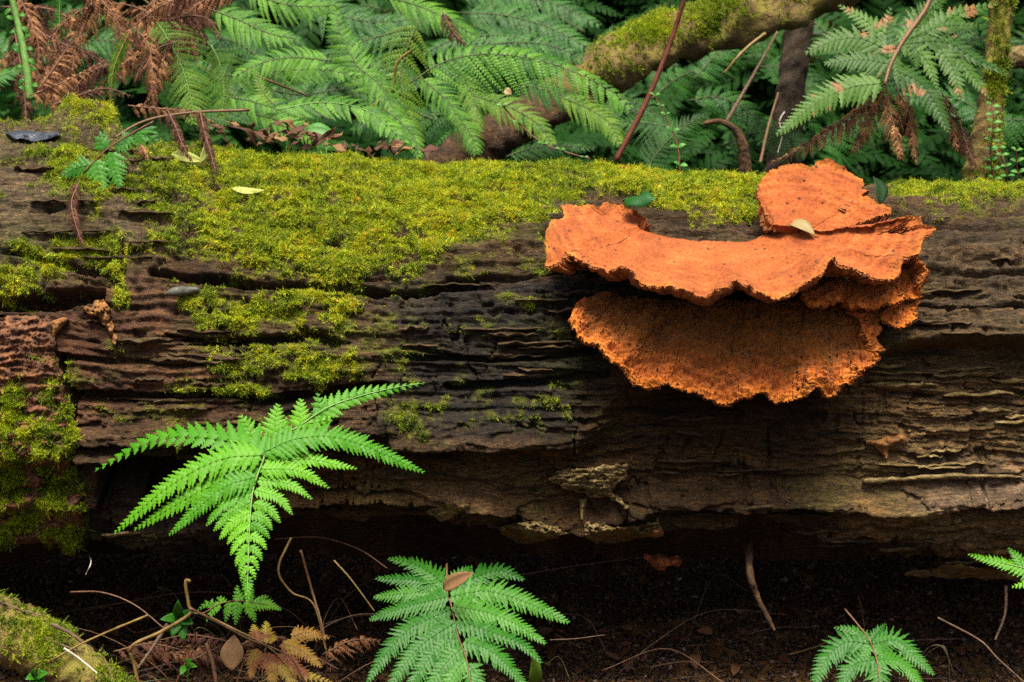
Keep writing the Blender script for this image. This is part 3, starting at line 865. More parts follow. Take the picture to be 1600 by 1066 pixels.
M['fungus_low'] = fungus_mat('fungus_fuzz', [(0.3, (0.21, 0.047, 0.006)), (0.55, (0.30, 0.073, 0.010)), (0.75, (0.37, 0.10, 0.017))], bump=1.0)

fung = empty('bracket_fungus', ONL(1150, 420), 'large orange two-tiered bracket fungus with scalloped edges growing from the log', 'fungus')

def shelf(name, rows, mat, thick, nu=420, nv=90, wave=0.004, sag=0.0, fuzz=0.0006, rim_jag=6.0, seed=0, conc=1.0, dark_in=0.0, label=None, lumps=0.0):
    """rows: (outer px, outer py, outer Y, inner px, inner py, inner Y), in order round the rim"""
    q = np.array(rows, float)
    d = np.concatenate([[0], np.cumsum(np.hypot(np.diff(q[:, 0]), np.diff(q[:, 1])) + 1e-3)])
    u = np.linspace(0, d[-1], nu)
    c = np.stack([np.interp(u, d, q[:, k]) for k in range(6)], -1)
    for it in range(2):                        # soften the corners a touch
        c[1:-1] = (c[:-2] + 2 * c[1:-1] + c[2:]) / 4
    # fine scallops along the rim
    g = np.gradient(c[:, :2], axis=0); nn = nrm(np.stack([-g[:, 1], g[:, 0]], -1))
    s = u
    jj = rim_jag * (0.9 * np.abs(fbm(s * 0.035 + seed, s * 0 + seed, 2, 70 + seed)) + 0.75 * fbm(s * 0.10, s * 0 + 3, 3, 71 + seed) + 0.65 * fbm(s * 0.33, s * 0, 3, 72 + seed, .6))
    jj = jj * sst(0, 40, u) * sst(0, 40, d[-1] - u)
    cs = c.copy()
    for it in range(max(6, nu // 30)):         # the rim without its small corners carries the inner surface
        cs[1:-1] = (cs[:-2] + 2 * cs[1:-1] + cs[2:]) / 4
    c[:, :2] += nn * jj[:, None]
    O = np.array([P(a[0], a[1], a[2]) for a in c]); I = np.array([P(a[3], a[4], a[5]) for a in cs])
    OS = np.array([P(a[0], a[1], a[2]) for a in cs])
    v = np.linspace(0, 1, nv)[None, :, None]
    v = 1 - (1 - v) ** 1.25                    # denser near the rim
    S = I[:, None] * (1 - v) + OS[:, None] * v + (O - OS)[:, None] * v ** 5
    vv = v[..., 0] * np.ones((nu, 1)); uu = s[:, None] * np.ones((1, nv))
    dist = np.linalg.norm(OS - I, axis=1)[:, None] * vv * 1000      # mm from the centre
    du = np.gradient(S, axis=0); dv = np.gradient(S, axis=1)
    Nn = nrm(np.cross(du, dv)); flip = np.sign((Nn * np.array([0, -0.5, 0.85])).sum(-1).mean()); Nn = Nn * flip
    Nm = nrm(Nn.reshape(-1, 3).mean(0)); Nn = Nn * np.where((Nn @ Nm) < 0, -1.0, 1.0)[..., None]
    Nn = nrm(Nn + 0.6 * Nm)
    X, Y, Z = S[..., 0], S[..., 1], S[..., 2]
    q1 = X * 60; q2 = (Y + Z) * 60
    h = wave * vv * fbm(X * 26 + seed, (Y + Z) * 26, 2, 73 + seed) * 2
    h += 0.00045 * conc * np.sin(dist * 0.75 + 2.5 * fbm(q1 * 0.5, q2 * 0.5, 2, 74)) * sst(0.2, 0.7, vv)
    h += 0.0016 * vv * fbm(X * 75, (Y + Z) * 75, 3, 75 + seed)
    h += fuzz * fbm(X * 700, (Y + Z) * 700, 3, 76 + seed) + 0.5 * fuzz * RNG.normal(0, 1, X.shape)
    h += lumps * (fbm(X * 110, (Y + Z) * 110, 4, 77 + seed, 0.6) + 0.5 * fbm(X * 300, (Y + Z) * 300, 3, 85 + seed, 0.6)) + 0.0025 * fbm(X * 38, (Y + Z) * 38, 3, 78 + seed)
    h += sag * np.sin(vv * math.pi)
    top = S + Nn * h[..., None]
    rim = np.clip((1 - vv) * 6, 0, 1) ** 0.6
    th = thick * (0.10 + 0.90 * rim) * (0.8 + 0.3 * fbm(q1, q2, 2, 79))
    lowv = -Nn * 0.75 + np.array([0, 0.25, -0.5])
    bot = top + nrm(lowv) * th[..., None] + Nn * (0.003 * fbm(X * 160, (Y + Z) * 160, 3, 80))[..., None]
    F1 = grid_faces(nu, nv); n0 = nu * nv
    idx = np.arange(n0).reshape(nu, nv)
    def strip(a):
        return np.stack([a[:-1], a[1:], a[1:] + n0, a[:-1] + n0], -1)
    F = np.vstack([F1, F1[:, ::-1] + n0, strip(idx[:, -1]), strip(idx[::-1, 0]), strip(idx[0, :]), strip(idx[::-1, -1])[:0], strip(idx[-1, ::-1])])
    V = np.vstack([top.reshape(-1, 3), bot.reshape(-1, 3)])
    o = mesh_obj(name, V, F, mat, parent=fung)
    zone = 0.92 + 0.13 * np.sin(dist * 0.55 + 3 * fbm(q1 * .5, q2 * .5, 2, 81)) * sst(0.3, 0.8, vv) * conc
    zone = zone * (1 + 0.22 * fbm(q1, q2, 4, 82, .6)) * (1 - 0.22 * sst(.1, .45, fbm(X * 30 + 7, (Y + Z) * 30, 4, 84)))
    tint = np.stack([zone * (1 + 0.10 * sst(0.9, 1, vv)), zone * (1 + 0.35 * sst(0.88, 1, vv)) , zone], -1)
    if dark_in:                                # the brown pored middle, upper tier's shade painted in; orange rim brightened as lit
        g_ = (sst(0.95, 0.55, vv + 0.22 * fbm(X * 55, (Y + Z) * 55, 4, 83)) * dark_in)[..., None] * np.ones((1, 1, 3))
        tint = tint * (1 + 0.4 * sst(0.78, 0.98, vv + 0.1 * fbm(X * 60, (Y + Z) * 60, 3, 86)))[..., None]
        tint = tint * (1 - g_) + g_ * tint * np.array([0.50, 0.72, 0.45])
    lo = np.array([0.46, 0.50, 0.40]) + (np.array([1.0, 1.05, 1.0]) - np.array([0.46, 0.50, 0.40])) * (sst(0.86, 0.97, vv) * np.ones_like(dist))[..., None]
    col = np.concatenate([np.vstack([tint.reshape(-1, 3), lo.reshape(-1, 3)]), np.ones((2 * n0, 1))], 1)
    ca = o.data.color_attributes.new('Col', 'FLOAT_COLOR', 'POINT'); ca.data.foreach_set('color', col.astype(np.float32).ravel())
    if label: o['label'] = label
    return o

# lower tier first: a broad skirt
YI = 0.035
low_rows = []
for (x, y, Y) in [(900, 470, .02), (890, 505, -.005), (905, 530, -.016), (932, 542, -.022), (945, 558, -.026), (978, 568, -.03), (985, 586, -.032), (1010, 600, -.034), (1040, 596, -.036), (1080, 606, -.038),
                  (1105, 618, -.04), (1130, 632, -.04), (1160, 620, -.04), (1190, 610, -.04), (1212, 628, -.04), (1258, 622, -.04), (1264, 604, -.038), (1300, 615, -.037), (1340, 594, -.034), (1366, 566, -.03),
                  (1372, 540, -.026), (1350, 520, -.018), (1345, 495, .0), (1370, 470, .03)]:
    ix = 960 + (x - 890) * 0.8
    low_rows.append((x, y, Y * (0.8 if Y < 0 else 1), ix, 462 + 0.05 * (y - 470), YI))
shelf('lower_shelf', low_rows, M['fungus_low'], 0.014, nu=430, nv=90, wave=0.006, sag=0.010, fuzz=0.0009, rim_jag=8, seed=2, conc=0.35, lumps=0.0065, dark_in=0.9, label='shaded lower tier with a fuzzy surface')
for rows, sd_ in (
    ([(1250, 462, .0), (1262, 476, -.012), (1290, 478, -.018), (1312, 466, -.018), (1318, 450, -.005), (1322, 440, .02)], 21),
    ([(1310, 462, .0), (1330, 478, -.014), (1362, 480, -.02), (1392, 472, -.02), (1408, 462, -.018), (1400, 440, -.005), (1390, 430, .02)], 22),
    ([(1370, 480, .01), (1378, 505, -.01), (1408, 512, -.014), (1432, 496, -.012), (1436, 478, -.008), (1420, 462, .01)], 23),
    ([(1385, 445, .01), (1400, 462, -.005), (1432, 466, -.01), (1442, 436, -.012), (1440, 410, -.008), (1425, 395, .01)], 24)):
    cx = np.mean([r[0] for r in rows]); cy = min(r[1] for r in rows) - 4
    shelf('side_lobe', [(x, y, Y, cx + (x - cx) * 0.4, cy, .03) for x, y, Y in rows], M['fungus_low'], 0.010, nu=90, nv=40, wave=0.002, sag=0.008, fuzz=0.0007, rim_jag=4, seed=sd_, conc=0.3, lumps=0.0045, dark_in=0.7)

upper = [  # rim px, py, Y, attach px, py, Y
    (1012, 342, .078, 1015, 350, .080), (985, 326, .066, 1003, 349, .078), (966, 320, .058, 1000, 350, .078), (946, 315, .052, 998, 351, .076), (940, 322, .05, 998, 351, .076), (915, 319, .045, 996, 352, .076), (875, 324, .035, 996, 353, .074),
    (884, 334, .030, 996, 354, .074), (866, 342, .025, 997, 355, .073), (852, 362, .014, 998, 356, .072), (853, 411, -.002, 998, 357, .072), (868, 412, -.003, 999, 358, .071), (880, 402, -.001, 1000, 359, .071), (884, 391, .0, 1001, 360, .071),
    (900, 398, -.004, 1004, 361, .071), (922, 412, -.01, 1010, 362, .071), (950, 427, -.017, 1020, 365, .070), (968, 415, -.017, 1030, 366, .070), (985, 424, -.021, 1040, 368, .070), (992, 440, -.026, 1050, 370, .069), (1010, 448, -.028, 1060, 372, .069),
    (1050, 450, -.031, 1080, 375, .068), (1078, 456, -.033, 1095, 376, .068), (1102, 466, -.035, 1110, 377, .068), (1120, 450, -.034, 1120, 378, .068), (1150, 434, -.032, 1135, 378, .068), (1172, 444, -.034, 1147, 378, .068),
    (1188, 455, -.036, 1155, 377, .068), (1210, 463, -.038, 1164, 376, .068), (1236, 458, -.037, 1172, 375, .068), (1268, 440, -.034, 1181, 373, .069), (1290, 416, -.030, 1188, 371, .070), (1304, 402, -.026, 1192, 369, .071),
    (1312, 414, -.026, 1196, 368, .072), (1345, 420, -.026, 1199, 367, .072), (1380, 433, -.026, 1202, 366, .073), (1404, 425, -.022, 1204, 365, .073), (1410, 400, -.014, 1205, 364, .074), (1436, 396, -.012, 1206, 363, .075),
    (1440, 376, -.006, 1207, 363, .075), (1464, 358, .0, 1208, 362, .076), (1442, 352, .006, 1208, 361, .077), (1438, 340, .010, 1209, 361, .078), (1422, 338, .015, 1209, 360, .079), (1400, 344, .022, 1210, 359, .08), (1385, 350, .03, 1210, 359, .08),
    (1362, 353, .040, 1209, 361, .067)]
fan = [(1206, 346, .067, 1209, 352), (1192, 325, .078, 1210, 352), (1184, 308, .086, 1212, 352), (1182, 288, .094, 1214, 352), (1194, 272, .100, 1217, 353), (1204, 262, .104, 1220, 353),
       (1226, 254, .108, 1225, 353), (1252, 253, .108, 1231, 353), (1268, 258, .106, 1236, 354), (1278, 248, .109, 1240, 354), (1300, 249, .108, 1246, 354), (1318, 256, .105, 1251, 354),
       (1328, 264, .102, 1255, 355), (1350, 278, .094, 1260, 355), (1348, 292, .086, 1264, 356), (1360, 296, .084, 1267, 356), (1344, 305, .080, 1270, 357), (1362, 310, .074, 1274, 358),
       (1394, 325, .062, 1280, 359), (1388, 333, .056, 1284, 360), (1360, 342, .052, 1288, 361), (1334, 352, .050, 1291, 362), (1302, 362, .050, 1294, 363)]
def plate_y(r):
    x, y, Y, ix, iy, iY = r
    if Y < 0.0:
        Y = Y * 1.45
    if x < 1015 and y < 372:
        Y = float(np.interp(y, [315, 326, 334, 342, 362], [.102, .098, .086, .072, .046])) - .012 * (x < 900)
    iY = min(iY, .070) if x > 1180 else iY
    return (x, y, Y, ix, iy, iY)
upper = [plate_y(r) for r in upper]
up_o = shelf('upper_shelf', upper, M['fungus'], 0.013, nu=800, nv=80, wave=0.0022, sag=-0.004, fuzz=0.0003, rim_jag=4.5, seed=1, label='bright orange upper tier with a raised fan on its right')

fan_o = shelf('raised_fan', [(x, y, Y, ix, iy, .056) for x, y, Y, ix, iy in fan], M['fungus'], 0.011, nu=330, nv=60, wave=0.0022, sag=-0.003, fuzz=0.0003, rim_jag=4.5, seed=5)
def top_of(o):
    a = np.empty(len(o.data.vertices) * 3, np.float32); o.data.vertices.foreach_get('co', a)
    return a.reshape(-1, 3)[:len(a) // 6] + np.array(fung.location)
uv_ = np.vstack([top_of(up_o), top_of(fan_o)])
ux_, uy_, ud_ = proj(uv_)
def ONF(px, py, lift=0.0):          # point on the fungus top
    dd = np.hypot(ux_ - px, uy_ - py)
    return uv_[np.argmin(np.where(dd < dd.min() + 3, ud_, 9))] + np.array([0, -0.25, 0.95]) * lift
# ------------------------------------------------------------------ ferns
def pinnule_template(K, teeth):
    a = np.linspace(0, 0.93, K)
    h = 0.5 * (np.where(a < 0.12, 0.62 + a * 3.1, 1.0)) * np.sqrt(np.clip(1.02 - a ** 2.2, 0, 1))
    if teeth:
        h = 0.5 * np.where(a < 0.12, 0.7 + a * 2.5, 1.0) * (1 - 0.92 * a ** 1.35)
        h = h * np.where(np.arange(K) % 2 == 1, 1.28, 0.74)
    A = np.concatenate([a, a, a, [1.0]]); B = np.concatenate([-h, 0 * h, h, [0.0]])
    F = []
    for k in range(K - 1):
        for o in (0, K):
            F += [[o + k, o + k + 1, o + K + k + 1], [o + k, o + K + k + 1, o + K + k]]
    F += [[K - 1, 3 * K, 2 * K - 1], [2 * K - 1, 3 * K, 3 * K - 1]]
    return A, B, np.array(F)
TPL = {(K, t): pinnule_template(K, t) for K in (3, 4, 6, 7, 8, 10) for t in (0, 1)}

def pinna_geo(spine, n, w, pairs, K=6, teeth=1, ang=62, fold=0.16, curl=0.10, fill=1.22, wup=1.0, rng=None, rib=0.0004, shape=0.72, base_full=0.75, skip=0.0, maxw=None, curlr=0.0):
    """a leaflet: a midrib along spine carrying pairs of small toothed blades; w = longest blade (m)"""
    rng = rng or RNG
    sp = smooth(spine, max(12, pairs * 2))
    seg = np.concatenate([[0], np.cumsum(np.linalg.norm(np.diff(sp, axis=0), axis=1))]); tot = seg[-1]
    T = nrm(np.gradient(sp, axis=0)); n = nrm(np.asarray(n, float))
    tt = (np.arange(pairs) + 0.35) / pairs
    tt = 1 - (1 - tt) ** 1.08
    spacing = tot / pairs
    bases, dirs, crs, nn, Ls, Ws = [], [], [], [], [], []
    for sg in (-1, 1):
        t = np.clip(tt + sg * 0.12 / pairs, 0.005, 0.99)
        c = np.stack([np.interp(t * tot, seg, sp[:, k]) for k in range(3)], -1)
        tg = nrm(np.stack([np.interp(t * tot, seg, T[:, k]) for k in range(3)], -1))
        S = nrm(np.cross(np.broadcast_to(n, tg.shape), tg)) * sg
        N2 = nrm(np.cross(tg, S) * sg)
        A = np.radians(ang - 16 * t + rng.normal(0, 3, pairs))[:, None]
        d = np.cos(A) * tg + np.sin(A) * S
        L = w * np.minimum(1, base_full + t * 3) * (1 - t) ** shape * rng.uniform(0.9, 1.08, pairs) + w * 0.06
        if sg > 0: L = L * wup
        d = nrm(d + N2 * rng.normal(-0.05 - curlr, 0.07 + curlr * 0.6, pairs)[:, None])
        keep = rng.random(pairs) >= skip
        W = np.minimum(spacing * fill * np.clip(1.25 - 0.55 * t, 0.4, 1.3), L * 0.75)
        if maxw: W = np.minimum(W, maxw)
        cr = nrm(np.cross(N2, d))
        for lst, v in ((bases, c), (dirs, d), (crs, cr), (nn, N2), (Ls, L), (Ws, W)):
            lst.append(v[keep])
    B0, D0, C0, N0 = map(np.vstack, (bases, dirs, crs, nn)); L0 = np.concatenate(Ls); W0 = np.concatenate(Ws)
    A, B, F = TPL[(K, teeth)]
    lift = -fold * np.abs(B)[None] * W0[:, None] * 2 - (curl + rng.normal(0, 0.05, len(L0)))[:, None] * (A ** 2)[None] * L0[:, None]
    V = B0[:, None] + D0[:, None] * (A[None] * L0[:, None])[..., None] + C0[:, None] * (B[None] * W0[:, None])[..., None] + N0[:, None] * lift[..., None]
    FF = (F[None] + (np.arange(len(L0)) * len(A))[:, None, None]).reshape(-1, 3)
    parts = [(V.reshape(-1, 3), FF)]
    # tip blade and midrib
    rp = np.linspace(0, len(sp) - 1, max(6, pairs // 2)).astype(int)
    parts.append(tube(sp[rp] - n * rib * 0.6, np.linspace(rib, rib * 0.25, len(rp)), 4))
    return join(parts)

def bipinna_geo(spine, n, w, pairs, wup=1.0, ang=60, K=4, teeth=1, **kw):
    """a leaflet whose blades are divided again"""
    sp = smooth(spine, 60)
    seg = np.concatenate([[0], np.cumsum(np.linalg.norm(np.diff(sp, axis=0), axis=1))]); tot = seg[-1]
    T = nrm(np.gradient(sp, axis=0)); n = nrm(np.asarray(n, float)); parts = []
    for i in range(pairs):
        for sg in (-1, 1):
            t = (i + .5 + .15 * sg) / pairs
            c = np.array([np.interp(t * tot, seg, sp[:, q]) for q in range(3)]); tg = nrm(np.array([np.interp(t * tot, seg, T[:, q]) for q in range(3)]))
            S = nrm(np.cross(n, tg)) * sg
            A = math.radians(ang - 14 * t + RNG.normal(0, 3)); d = math.cos(A) * tg + math.sin(A) * S
            L = w * (1 - t) ** .85 * min(1, .75 + 2 * t) * (wup if sg > 0 else 1) * RNG.uniform(.92, 1.06) + w * .07
            parts.append(pinna_geo([c, c + d * L * .5 + n * L * .03, c + d * L + tg * L * .08 - n * L * .06], n + RNG.normal(0, .08, 3), min(tot / pairs * .85, L * .5), max(3, int(round(6 * L / w))), K=K, teeth=0, ang=50, rib=.0003, shape=.6, base_full=1.0, fill=1.6))
    parts.append(tube(sp[::6], np.linspace(.0007, .0003, 10), 4))
    return join(parts)

def fern_root(name, at_, label, cat='fern', group=None):
    return empty(name, at_, label, cat, group)

def stem_part(root, pts, r0, r1, mat, name='stem', sides=6, n=24):
    q = smooth(pts, n)
    V, F = tube(q, np.linspace(r0, r1, len(q)), sides, 0.12, 3)
    return mesh_obj(name, V, F, mat, root)

def traced_fern(label, p0, n, stems, pinnae, mat, smat, K=8, droop=0.0, centre=None, name='fern', group=None, lift=0.0, wmul=1.48, **kw):
    """stems and leaflets drawn from the photo on the plane (p0, n); the leaf sags away from its middle"""
    n = nrm(n)
    root = fern_root(name, p0, label, 'fern', group)
    c0 = np.asarray(p0, float)
    def pt(q):
        v = PL(q[0], q[1], p0, n)
        r = np.linalg.norm(v - c0)
        v = v - np.array([0, 0, 1.0]) * droop * r * r
        if len(q) > 2:
            v = v + n * q[2]
        return v
    k = pxs(p0)
    for st in stems:
        stem_part(root, [pt(q) for q in st[0]], st[1] * k, st[2] * k, smat)
    for pts, wpx, pairs, *ex in pinnae:
        e = dict(kw); e.update(ex[0] if ex else {})
        KK = e.pop('K', K)
        nn = nrm(n + np.array([RNG.normal(0, .1), RNG.normal(0, .08), 0]))
        if e.pop('bip', 0):
            V, F = bipinna_geo([pt(q) for q in pts], nn, wpx * k * wmul, pairs, wup=e.get('wup', 1.0))
        else:
            V, F = pinna_geo([pt(q) for q in pts], nn, wpx * k * wmul, pairs, K=KK, **e)
        mesh_obj('pinna', V, F, e.get('mat', mat), root)
    return root

# --- the bright fern in front of the log
n1 = nrm([0.0, -0.62, 0.78])
p1 = P(412, 705, -0.085)
main = [
    ([(412, 712), (371, 692, .002), (255, 676, .004), (142, 702, .0)], 33, 19, dict(wup=0.6, K=10, ang=60, fill=1.15, shape=.85)),
    ([(409, 715, .004), (345, 722, .006), (265, 755, .006), (175, 804)], 23, 28),
    ([(404, 728), (310, 762), (205, 801, -.004)], 20, 24),
    ([(399, 747, .003), (345, 765, .004), (262, 820)], 18, 23),
    ([(394, 766), (352, 780), (321, 812)], 14, 17), ([(391, 781), (360, 795), (333, 820)], 12, 15), ([(390, 796), (364, 808), (342, 832)], 11, 13),
    ([(389, 811), (370, 820), (354, 839)], 9.5, 11), ([(388, 826), (372, 834), (359, 854)], 8.5, 10), ([(388, 842), (376, 849), (367, 869)], 7.5, 8),
    ([(387, 856), (378, 862), (372, 879)], 6, 7), ([(386, 869), (379, 876), (375, 889)], 5, 6), ([(386, 881), (380, 888), (378, 899)], 4, 5),
    ([(414, 710, .004), (470, 690, .007), (545, 684, .005), (663, 708)], 24, 32),
    ([(414, 722), (480, 715), (558, 722)], 15, 20), ([(409, 735, .003), (465, 736, .003), (515, 756)], 14, 17), ([(404, 748), (450, 753), (488, 774)], 12, 15),
    ([(399, 763), (435, 774), (457, 798)], 11, 14), ([(396, 783), (420, 790), (438, 810)], 9.5, 11), ([(393, 798), (412, 804), (425, 820)], 9, 10),
    ([(391, 812), (408, 818), (421, 832)], 8, 9), ([(390, 827), (405, 833), (416, 847)], 7.5, 8), ([(389, 843), (401, 849), (409, 862)], 6.5, 7),
    ([(388, 857), (397, 862), (403, 875)], 5.5, 6), ([(387, 870), (394, 876), (398, 887)], 5, 5), ([(386, 883), (391, 888), (394, 898)], 4, 4),
    ([(386, 890), (385, 903), (385, 919)], 6, 7),
]
traced_fern('bright green triangular fern frond spreading low in front of the log, its tip pointing down', p1, n1,
            [([(420, 690), (415, 708), (409, 725), (401, 745), (394, 770), (390, 811), (387, 862), (385, 912)], 2.2, 0.7)], main, M['fern_bright'], M['stem_green'], K=8, droop=1.1, wmul=1.6)
up2 = nrm([0.1, -0.8, 0.6])
traced_fern('bright green fern frond rising behind the big triangular frond, tip pointing up right', P(430, 690, -0.06), up2,
            [([(415, 730), (432, 690), (470, 664), (520, 632), (600, 606), (662, 593)], 2.0, 0.6)],
            [([(490, 652), (540, 622), (600, 606), (666, 592)], 19, 16, dict(K=10, ang=58, fill=1.1, shape=.85)),
             ([(470, 668), (468, 645), (470, 622)], 16, 6, dict(K=10)), ([(446, 680), (448, 660), (447, 650)], 9, 4), ([(429, 682), (430, 655), (434, 630)], 19, 7, dict(K=10)),
             ([(398, 690), (388, 670), (374, 648)], 17, 6, dict(K=10)), ([(505, 645), (498, 632), (496, 612)], 12, 4, dict(K=10)), ([(480, 662), (510, 655), (525, 645)], 11, 5, dict(K=10))],
            M['fern_bright'], M['stem_green'], K=8, droop=0.2)

# --- second fern, bottom middle
p2 = P(700, 935, -0.03)
traced_fern('mid green fern with overlapping leaflets, a dry leaf caught at its crown', p2, nrm([0.05, -0.5, 0.85]),
            [([(698, 880, .0), (699, 929), (704, 942), (716, 993), (729, 1027), (738, 1080)], 1.8, 0.8)],
            [([(694, 912), (668, 890), (640, 876), (606, 867)], 18, 15), ([(694, 920), (650, 905), (586, 899)], 17, 18), ([(698, 927), (650, 925), (583, 929)], 19, 20),
             ([(700, 935, .003), (640, 945), (577, 963)], 20, 22), ([(704, 952), (640, 980), (600, 1020), (573, 1056)], 21, 27), ([(711, 975, .003), (665, 1000), (630, 1035), (602, 1078)], 20, 25),
             ([(716, 992), (685, 1012), (655, 1045), (630, 1090)], 18, 23), ([(722, 1010), (700, 1028), (675, 1060), (660, 1095)], 16, 18), ([(728, 1027), (710, 1045), (695, 1080), (685, 1110)], 14, 15),
             ([(701, 915), (718, 895), (738, 883)], 11, 9), ([(708, 922), (740, 902), (780, 888), (819, 901)], 20, 17, dict(wup=1.1)), ([(704, 932), (760, 922), (820, 935), (890, 961)], 23, 27),
             ([(708, 950, .003), (760, 955), (810, 972), (853, 997)], 21, 24), ([(714, 968), (770, 985), (815, 1000), (848, 1026)], 17, 21),
             ([(725, 1000), (765, 1012), (795, 1035), (827, 1066)], 18, 22), ([(731, 1033), (745, 1050), (752, 1075)], 12, 10), ([(735, 1045), (738, 1070), (738, 1090)], 10, 9)],
            M['fern_mid'], M['stem_brown'], K=7, droop=0.7, fill=1.15, wmul=1.75)
# --- bottom right fern
traced_fern('dark green fern with arching fronds low on the right above the shaded soil', P(1365, 1010, -0.03), nrm([0.0, -0.5, 0.85]),
            [([(1320, 950), (1340, 975), (1360, 1003), (1372, 1040), (1375, 1080)], 1.5, 1.0)],
            [([(1356, 1002), (1335, 985), (1303, 979)], 12, 10), ([(1358, 1006), (1320, 1003), (1290, 1030), (1268, 1075)], 24, 20), ([(1362, 1002), (1372, 988), (1384, 973)], 10, 8),
             ([(1364, 1006), (1400, 1000), (1430, 1025), (1460, 1052)], 22, 20), ([(1368, 1030), (1330, 1040), (1310, 1085)], 20, 16), ([(1370, 1030), (1410, 1035), (1445, 1075)], 20, 16), ([(1371, 1035), (1372, 1065), (1370, 1110)], 18, 14),
             ([(1360, 1008), (1352, 1022), (1350, 1035)], 9, 6), ([(1365, 1008), (1375, 1020), (1382, 1032)], 9, 6)],
            M['fern_mid'], M['stem_brown'], K=6, droop=0.6)
traced_fern('pale green fern leaflets reaching in at the lower right edge', P(1600, 895, -0.02), nrm([-0.1, -0.6, 0.8]),
            [([(1660, 905), (1610, 890), (1570, 880)], 1.5, 0.8)],
            [([(1640, 900), (1575, 882), (1512, 866)], 17, 20), ([(1600, 888), (1590, 870), (1575, 856)], 11, 8), ([(1650, 905), (1610, 910), (1580, 918)], 12, 10), ([(1640, 895), (1625, 875), (1605, 858)], 14, 10)],
            M['fern_bright'], M['stem_green'], K=6)
# --- small fern under the main tip, and the yellowing one
traced_fern('small bright green fern frond just under the tip of the triangular frond', P(375, 945, -0.05), nrm([0.0, -0.6, 0.8]),
            [([(300, 958), (318, 958), (345, 943), (378, 939), (420, 946)], 1.3, 0.5)],
            [([(345, 945), (335, 950), (322, 972)], 8, 6), ([(358, 941), (356, 955), (352, 972)], 8, 6), ([(372, 940), (370, 955), (368, 977)], 9, 7), ([(385, 940), (392, 955), (399, 973)], 9, 7),
             ([(376, 938), (370, 925), (371, 914)], 8, 5), ([(388, 940), (392, 928), (396, 920)], 7, 5), ([(395, 942), (415, 943), (440, 953)], 11, 10), ([(335, 948), (325, 942), (308, 955)], 7, 6), ([(350, 942), (345, 935), (338, 934)], 6, 4), ([(402, 944), (412, 934), (420, 932)], 7, 5)],
            M['fern_bright'], M['stem_brown'], K=6)
traced_fern('yellow and rust coloured withering fern on the litter beside the mid green fern', P(425, 1015, -0.04), nrm([0.1, -0.45, 0.88]),
            [([(330, 965), (370, 985), (410, 1005), (440, 1030), (470, 1075)], 1.6, 0.8)],
            [([(455, 995), (480, 988), (515, 997)], 14, 11), ([(440, 1005), (470, 1015), (503, 1043)], 15, 12), ([(420, 1005), (418, 990), (416, 970)], 14, 9), ([(400, 1002), (398, 990), (395, 975)], 12, 8),
             ([(425, 1030), (445, 1045), (465, 1080)], 14, 10), ([(405, 1015), (395, 1035), (392, 1060)], 14, 10), ([(440, 1020), (470, 1050), (520, 1066)], 13, 12), ([(415, 1020), (425, 1045), (425, 1080)], 14, 10)],
            M['fern_yellow'], M['stem_straw'], K=6, curl=0.25)

# --- procedural frond with its leaflets set along a traced midrib
def frond(label, rachis, Y, n, half, pairs, mat, smat, ang=62, wl=1.0, wr=1.0, K=3, droop=0.25, shape=0.75, plen=None, ppairs=14, stem=(1.1, 0.4), twist=0.0, group=None, name='fern_frond',
          cat='fern frond', curl=0.12, fill=0.98, skip=0.0, bare=0.06, tone=None, wfill=1.15, curlr=0.0, teeth=0, full=0.55, pmul=1.3):
    pairs = int(round(pairs * pmul)); ppairs = int(round(ppairs * 1.25))
    n = nrm(n)
    Ys = Y if isinstance(Y, (list, tuple)) else None
    if Ys:
        pts = [P(q[0], q[1], np.interp(i / (len(rachis) - 1), [0, 1], Ys)) for i, q in enumerate(rachis)]
    else:
        p0 = P(rachis[len(rachis) // 2][0], rachis[len(rachis) // 2][1], Y)
        pts = [PL(q[0], q[1], p0, n) for q in rachis]
    k = pxs(pts[len(pts) // 2])
    sp = smooth(pts, 60)
    seg = np.concatenate([[0], np.cumsum(np.linalg.norm(np.diff(sp, axis=0), axis=1))]); tot = seg[-1]
    T = nrm(np.gradient(sp, axis=0))
    root = fern_root(name, sp[0], label, cat, group)
    stem_part(root, sp[::3], stem[0] * k, stem[1] * k, smat)
    sp_gap = tot * (1 - bare) / pairs
    for i in range(pairs):
        for sg in (-1, 1):
            if RNG.random() < skip:
                continue
            t = bare + (1 - bare) * (i + 0.4 + 0.25 * sg * 0.5) / pairs
            c = np.array([np.interp(t * tot, seg, sp[:, q]) for q in range(3)]); tg = nrm(np.array([np.interp(t * tot, seg, T[:, q]) for q in range(3)]))
            S = nrm(np.cross(n, tg)) * sg
            tr = (t - bare) / (1 - bare)
            L = half * k * (wl if sg < 0 else wr) * min(1, full + tr * 2.2) * (1 - tr) ** shape * RNG.uniform(0.9, 1.08) + 2.5 * k
            A = math.radians(ang - 12 * tr + RNG.normal(0, 4))
            d = math.cos(A) * tg + math.sin(A) * S
            e1 = c + d * L * 0.5 + np.array([0, 0, -1]) * droop * L * 0.18 + tg * L * 0.03 + RNG.normal(0, 0.02 + curlr * 0.1, 3) * L
            e2 = c + d * L + np.array([0, 0, -1]) * droop * L * 0.75 + tg * L * 0.16 + RNG.normal(0, 0.02 + curlr * 0.25, 3) * L
            wv = min(sp_gap * 0.5 * wfill, L * 0.45)
            pn = max(4, int(ppairs * (0.35 + 0.65 * L / (half * k * max(wl, wr)))))
            nn = nrm(n + S * droop * 0.4 + RNG.normal(0, 0.12 + twist, 3))
            V, F = pinna_geo([c, e1, e2], nn, wv, pn, K=K, teeth=teeth, curl=curl, fill=fill, rib=0.5 * k, curlr=curlr, shape=0.7)
            mesh_obj('pinna', V, F, mat, root)
    return root
